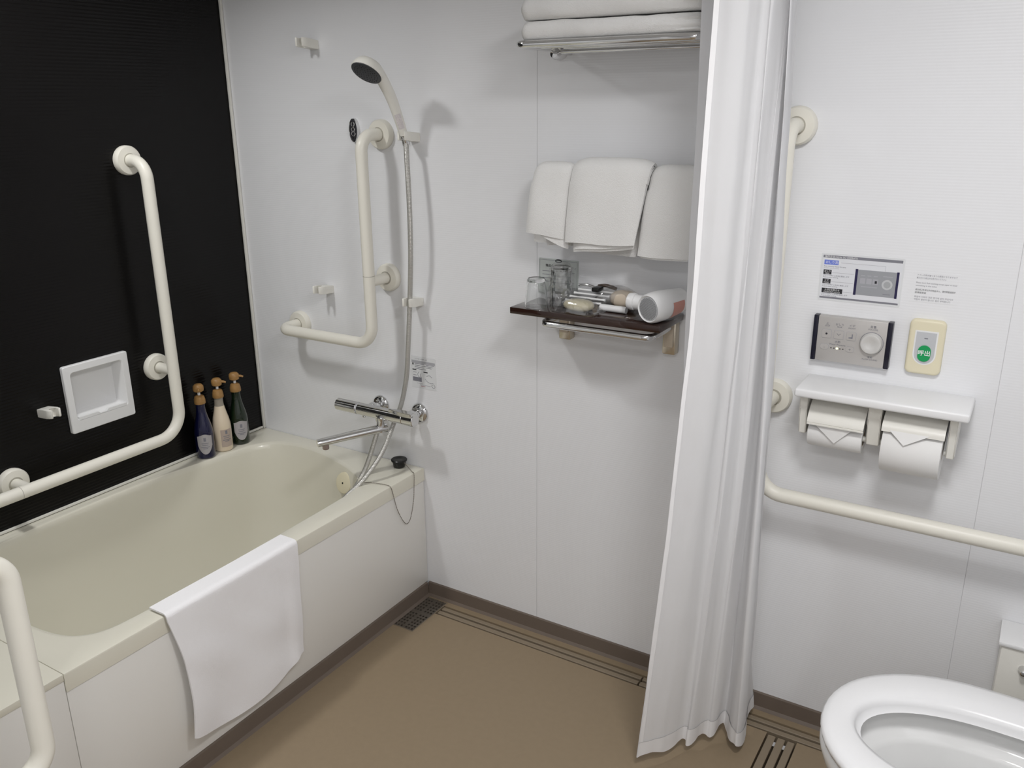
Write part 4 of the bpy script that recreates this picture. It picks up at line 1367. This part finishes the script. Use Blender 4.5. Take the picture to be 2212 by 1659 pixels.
bm = B(); prism(bm, dshape(2.0395, 2.0845, 0.9905, 1.0645), BACK, -0.0125, -0.0134)
obj('surround', bm, M_WHITEP, cb_, smooth=False)
bm = B(); prism(bm, dshape(2.0425, 2.0815, 0.9935, 1.0615), BACK, -0.0130, -0.0142)
obj('face', bm, M_LGREY, cb_, smooth=False)
bm = B(); prism(bm, rrect(2.0495, 2.0745, 0.9985, 1.0335, 0.0122, 8), BACK, -0.0140, -0.0162)
gb = obj('button', bm, M_GREEN, cb_, label='green oval button')
text('呼出', 0.0125, 2.0620, -0.0164, 1.0125, M_WHITE, gb, align='CENTER', bold=0.0002)
bar(cb_, 2.0585, 2.0655, 1.0475, 1.0495, M_INKG, -0.0145, -0.0140, 'indicator')

# ------------------------------------------------------------------ instruction card above the remote
ic = thing('instruction_card', 'printed instruction card with picture of the control panel, above the remote', 'card', (1.915, 0, 1.108))
X0, X1, Z0, Z1 = 1.8345, 1.9965, 1.1095, 1.2055
bm = B(); prism(bm, rrect(X0 - 0.004, X1 + 0.004, Z0 - 0.004, Z1 + 0.004, 0.003, 3), BACK, -0.0002, -0.0006); obj('film', bm, M_FILM, ic, smooth=False)
bm = B(); box(bm, X0, X1, -0.0010, -0.0005, Z0, Z1); obj('card', bm, M_CARD, ic, smooth=False)
U = lambda f: X0 + (X1 - X0) * f
V = lambda f: Z1 - (Z1 - Z0) * f


def pr(u0, u1, v0, v1, m, y=-0.0012, name='print'): return bar(ic, U(u0), U(u1), V(v1), V(v0), m, y, -0.0009, name)


pr(0.0, 1.0, 0.0, 0.062, M_INKG); pr(0.0, 1.0, 0.955, 0.995, M_INKG)
text('操作方法 HOW TO OPERATE', 0.0052, U(0.02), -0.0013, V(0.052), M_WHITE, ic)
pr(0.02, 0.205, 0.11, 0.215, M_BLUE)
text('おしり洗浄', 0.0066, U(0.035), -0.0013, V(0.185), M_WHITE, ic)
text('Rear cleansing adjusts the spray', 0.0036, U(0.02), -0.0011, V(0.265), M_INKG, ic)
text('position and pressure', 0.0036, U(0.02), -0.0011, V(0.305), M_INKL, ic)
for v0, wdt, a_, b_ in ((0.335, 0.105, 'おしり', 'REAR'), (0.545, 0.105, 'ビデ', 'FRONT'), (0.76, 0.27, '大切なお知らせ', 'IMPORTANT NOTICE')):
    pr(0.02, 0.02 + wdt, v0, v0 + 0.105, M_INK)
    text(a_, 0.0046, U(0.02 + wdt / 2), -0.0013, V(v0 + 0.05), M_WHITE, ic, align='CENTER')
    text(b_, 0.0036, U(0.02 + wdt / 2), -0.0013, V(v0 + 0.093), M_WHITE, ic, align='CENTER')
    text('ボタンを押すと洗浄を開始します', 0.0037, U(0.02), -0.0011, V(v0 + 0.145), M_INKG, ic)
    text('Press to start washing', 0.0036, U(0.02), -0.0011, V(v0 + 0.182), M_INKG, ic)
    pr(0.03 + wdt, 0.415, v0 + 0.055, v0 + 0.061, M_INKL)
pr(0.22, 0.80, 0.155, 0.160, M_INKL); pr(0.797, 0.80, 0.155, 0.27, M_INKL)
pr(0.43, 0.975, 0.275, 0.845, mat('print_panel', (0.34, 0.35, 0.37), 0.5), name='picture')
pr(0.43, 0.462, 0.265, 0.855, mat('print_navy', (0.015, 0.012, 0.06), 0.5), -0.0014); pr(0.945, 0.975, 0.265, 0.855, bpy.data.materials['print_navy'], -0.0014)
bm = B(); lathe(bm, [(0.0108, 0), (0.0108, 0.0003)], (U(0.84), -0.0011, V(0.565)), NY, 28); dl = obj('print', bm, mat('print_dial', (0.55, 0.56, 0.57), 0.5), ic)
bm = B(); lathe(bm, [(0.0070, 0), (0.0070, 0.0003)], (U(0.84), -0.0014, V(0.565)), NY, 24); obj('print', bm, mat('print_dial_centre', (0.40, 0.41, 0.42), 0.5), dl)
for u0 in (0.50, 0.58, 0.66): pr(u0, u0 + 0.065, 0.46, 0.585, M_INKL, -0.0013); pr(u0 + 0.005, u0 + 0.055, 0.39, 0.41, M_INKL, -0.0013)
pr(0.685, 0.712, 0.50, 0.56, M_INK, -0.0015)
pr(0.52, 0.72, 0.640, 0.660, M_INKL, -0.0013); pr(0.78, 0.90, 0.375, 0.395, M_INKL, -0.0013); pr(0.80, 0.89, 0.775, 0.79, M_INKG, -0.0013)

# ------------------------------------------------------------------ four-language notice
nt_ = thing('notice_lettering', 'small four-language notice printed on clear film beside the card', 'notice', (2.065, 0, 1.122))
bm = B(); prism(bm, rrect(2.020, 2.108, 1.122, 1.186, 0.002, 2), BACK, -0.0002, -0.0005); obj('film', bm, M_WALL, nt_, smooth=False)
for s_, zz, wd, m_ in (('トイレの排水管つまりの原因となりますので', 1.1772, 0.0750, M_INKG), ('備え付けの紙以外は流さないで下さい', 1.1712, 0.0560, M_INKG), ("Please don't flush anything except paper to avoid", 1.1612, 0.0770, M_INKG), ('something in the toilet.', 1.1552, 0.0405, M_INKG),
                       ('请勿将卫生纸以外的物品冲入，请勿弄脏或损坏', 1.1462, 0.0765, M_INK), ('座便器谢谢', 1.1402, 0.0215, M_INK), ('화장지 이외의 것은 변기에 넣지 마십시오', 1.1312, 0.0740, M_INKG), ('막힘의 원인이 됩니다. 협조 부탁합니다', 1.1256, 0.0690, M_INKG)):
    o_t = text(s_, 0.0044, 2.0262, -0.0006, zz, m_, nt_)
    wcur = max(v.co.x for v in o_t.data.vertices) - min(v.co.x for v in o_t.data.vertices)
    x_l = min(v.co.x for v in o_t.data.vertices)
    for v in o_t.data.vertices: v.co.x = x_l + (v.co.x - x_l) * wd / max(wcur, 1e-6)

# ------------------------------------------------------------------ toilet
tl = thing('toilet', 'white toilet with open ring seat at the lower right', 'toilet', (2.30, -0.48, 0.0))
TCY = -0.478


def egg(x_tip, x_back, hw, n=56, flatback=0.62):
    """plan outline, tip at -x; returns list of (x,y)"""
    out = []
    for k in range(n):
        a_ = 2 * math.pi * k / n
        c_, s_ = math.cos(a_), math.sin(a_)
        cx_ = x_tip + (x_back - x_tip) * 0.56
        if c_ < 0:
            x = cx_ + (cx_ - x_tip) * math.copysign(abs(c_) ** 0.96, c_)
            y = hw * math.copysign(abs(s_) ** 0.96, s_)
        else:
            x = cx_ + (x_back - cx_) * abs(c_) ** flatback
            y = hw * math.copysign(abs(s_) ** flatback, s_)
        out.append((x, TCY + y))
    return out


def eggring(lst, cap0=False, cap1=False):
    bm = B()
    rings(bm, [[Vector((x, y, z)) for x, y in egg(*e)] for e, z in lst], cap0, cap1)
    return bm


bm = eggring([((2.090, 2.468, 0.116), 0.4030), ((2.084, 2.470, 0.118), 0.4055), ((2.078, 2.472, 0.121), 0.414), ((2.078, 2.472, 0.124), 0.4215), ((2.068, 2.474, 0.138), 0.4275),
              ((2.050, 2.476, 0.165), 0.4305), ((2.034, 2.478, 0.195), 0.4300), ((2.023, 2.480, 0.2105), 0.4260), ((2.019, 2.482, 0.2150), 0.4195), ((2.021, 2.482, 0.2140), 0.4110), ((2.030, 2.48, 0.205), 0.4060), ((2.090, 2.468, 0.116), 0.4030)])
obj('seat', bm, M_SEAT, tl, angle=60)
bm = eggring([((2.060, 2.46, 0.150), 0.4020), ((2.030, 2.50, 0.198), 0.4020), ((2.022, 2.505, 0.207), 0.398), ((2.020, 2.506, 0.209), 0.385), ((2.026, 2.506, 0.203), 0.362), ((2.040, 2.508, 0.190), 0.335), ((2.075, 2.51, 0.165), 0.27), ((2.12, 2.515, 0.140), 0.19), ((2.155, 2.52, 0.125), 0.10), ((2.165, 2.525, 0.122), 0.02), ((2.165, 2.525, 0.122), 0.0008)])
obj('bowl_outside', bm, M_CERAM, tl, angle=60)
bm = eggring([((2.060, 2.46, 0.150), 0.4020), ((2.072, 2.455, 0.140), 0.396), ((2.070, 2.455, 0.142), 0.370), ((2.082, 2.452, 0.135), 0.352), ((2.105, 2.44, 0.122), 0.346), ((2.112, 2.435, 0.116), 0.335), ((2.13, 2.42, 0.105), 0.29), ((2.165, 2.40, 0.085), 0.235), ((2.21, 2.375, 0.060), 0.19), ((2.24, 2.355, 0.040), 0.165)], cap1=True)
obj('bowl_inside', bm, M_CERAM, tl, angle=60)
bm = eggring([((2.168, 2.398, 0.083), 0.2300), ((2.168, 2.398, 0.083), 0.2305)], True, True)
obj('water', bm, M_WATER, tl)
bm = B(); prism(bm, rrect(TCY - 0.205, TCY + 0.205, 0.432, 0.86, 0.12, 8), lambda u_, v_, d_: (d_ + (v_ - 0.43) * 0.10, u_, v_), 2.474, 2.494); obj('lid', bm, M_SEAT, tl)
bm = B(); box(bm, 2.500, 2.560, TCY - 0.19, TCY + 0.19, 0.375, 0.435, bev=0.012, seg=3); obj('hinge_block', bm, M_SEAT, tl)
bm = B(); box(bm, 2.565, 2.795, TCY - 0.21, TCY + 0.21, 0.0005, 0.82, bev=0.025, seg=3); obj('tank', bm, M_CERAM, tl)

# ------------------------------------------------------------------ pipe cover by the toilet
pc = thing('pipe_cover_box', 'white box low on the wall behind the toilet, at the right edge', 'box', (2.38, -0.05, 0.20))
bm = B(); box(bm, 2.298, 2.460, -0.095, -0.0006, 0.0485, 0.428, bev=0.004); obj('box', bm, M_IVORY2, pc)
bm = B(); box(bm, 2.292, 2.466, -0.100, -0.0006, 0.4285, 0.4385, bev=0.003); obj('cover', bm, M_WHITEP, pc)
bm = B(); lathe(bm, [(0.010, 0), (0.010, 0.004), (0.006, 0.010), (0.006, 0.018), (0.003, 0.020)], (2.345, -0.0950, 0.385), NY, 18); obj('bolt', bm, M_CHROME, pc)
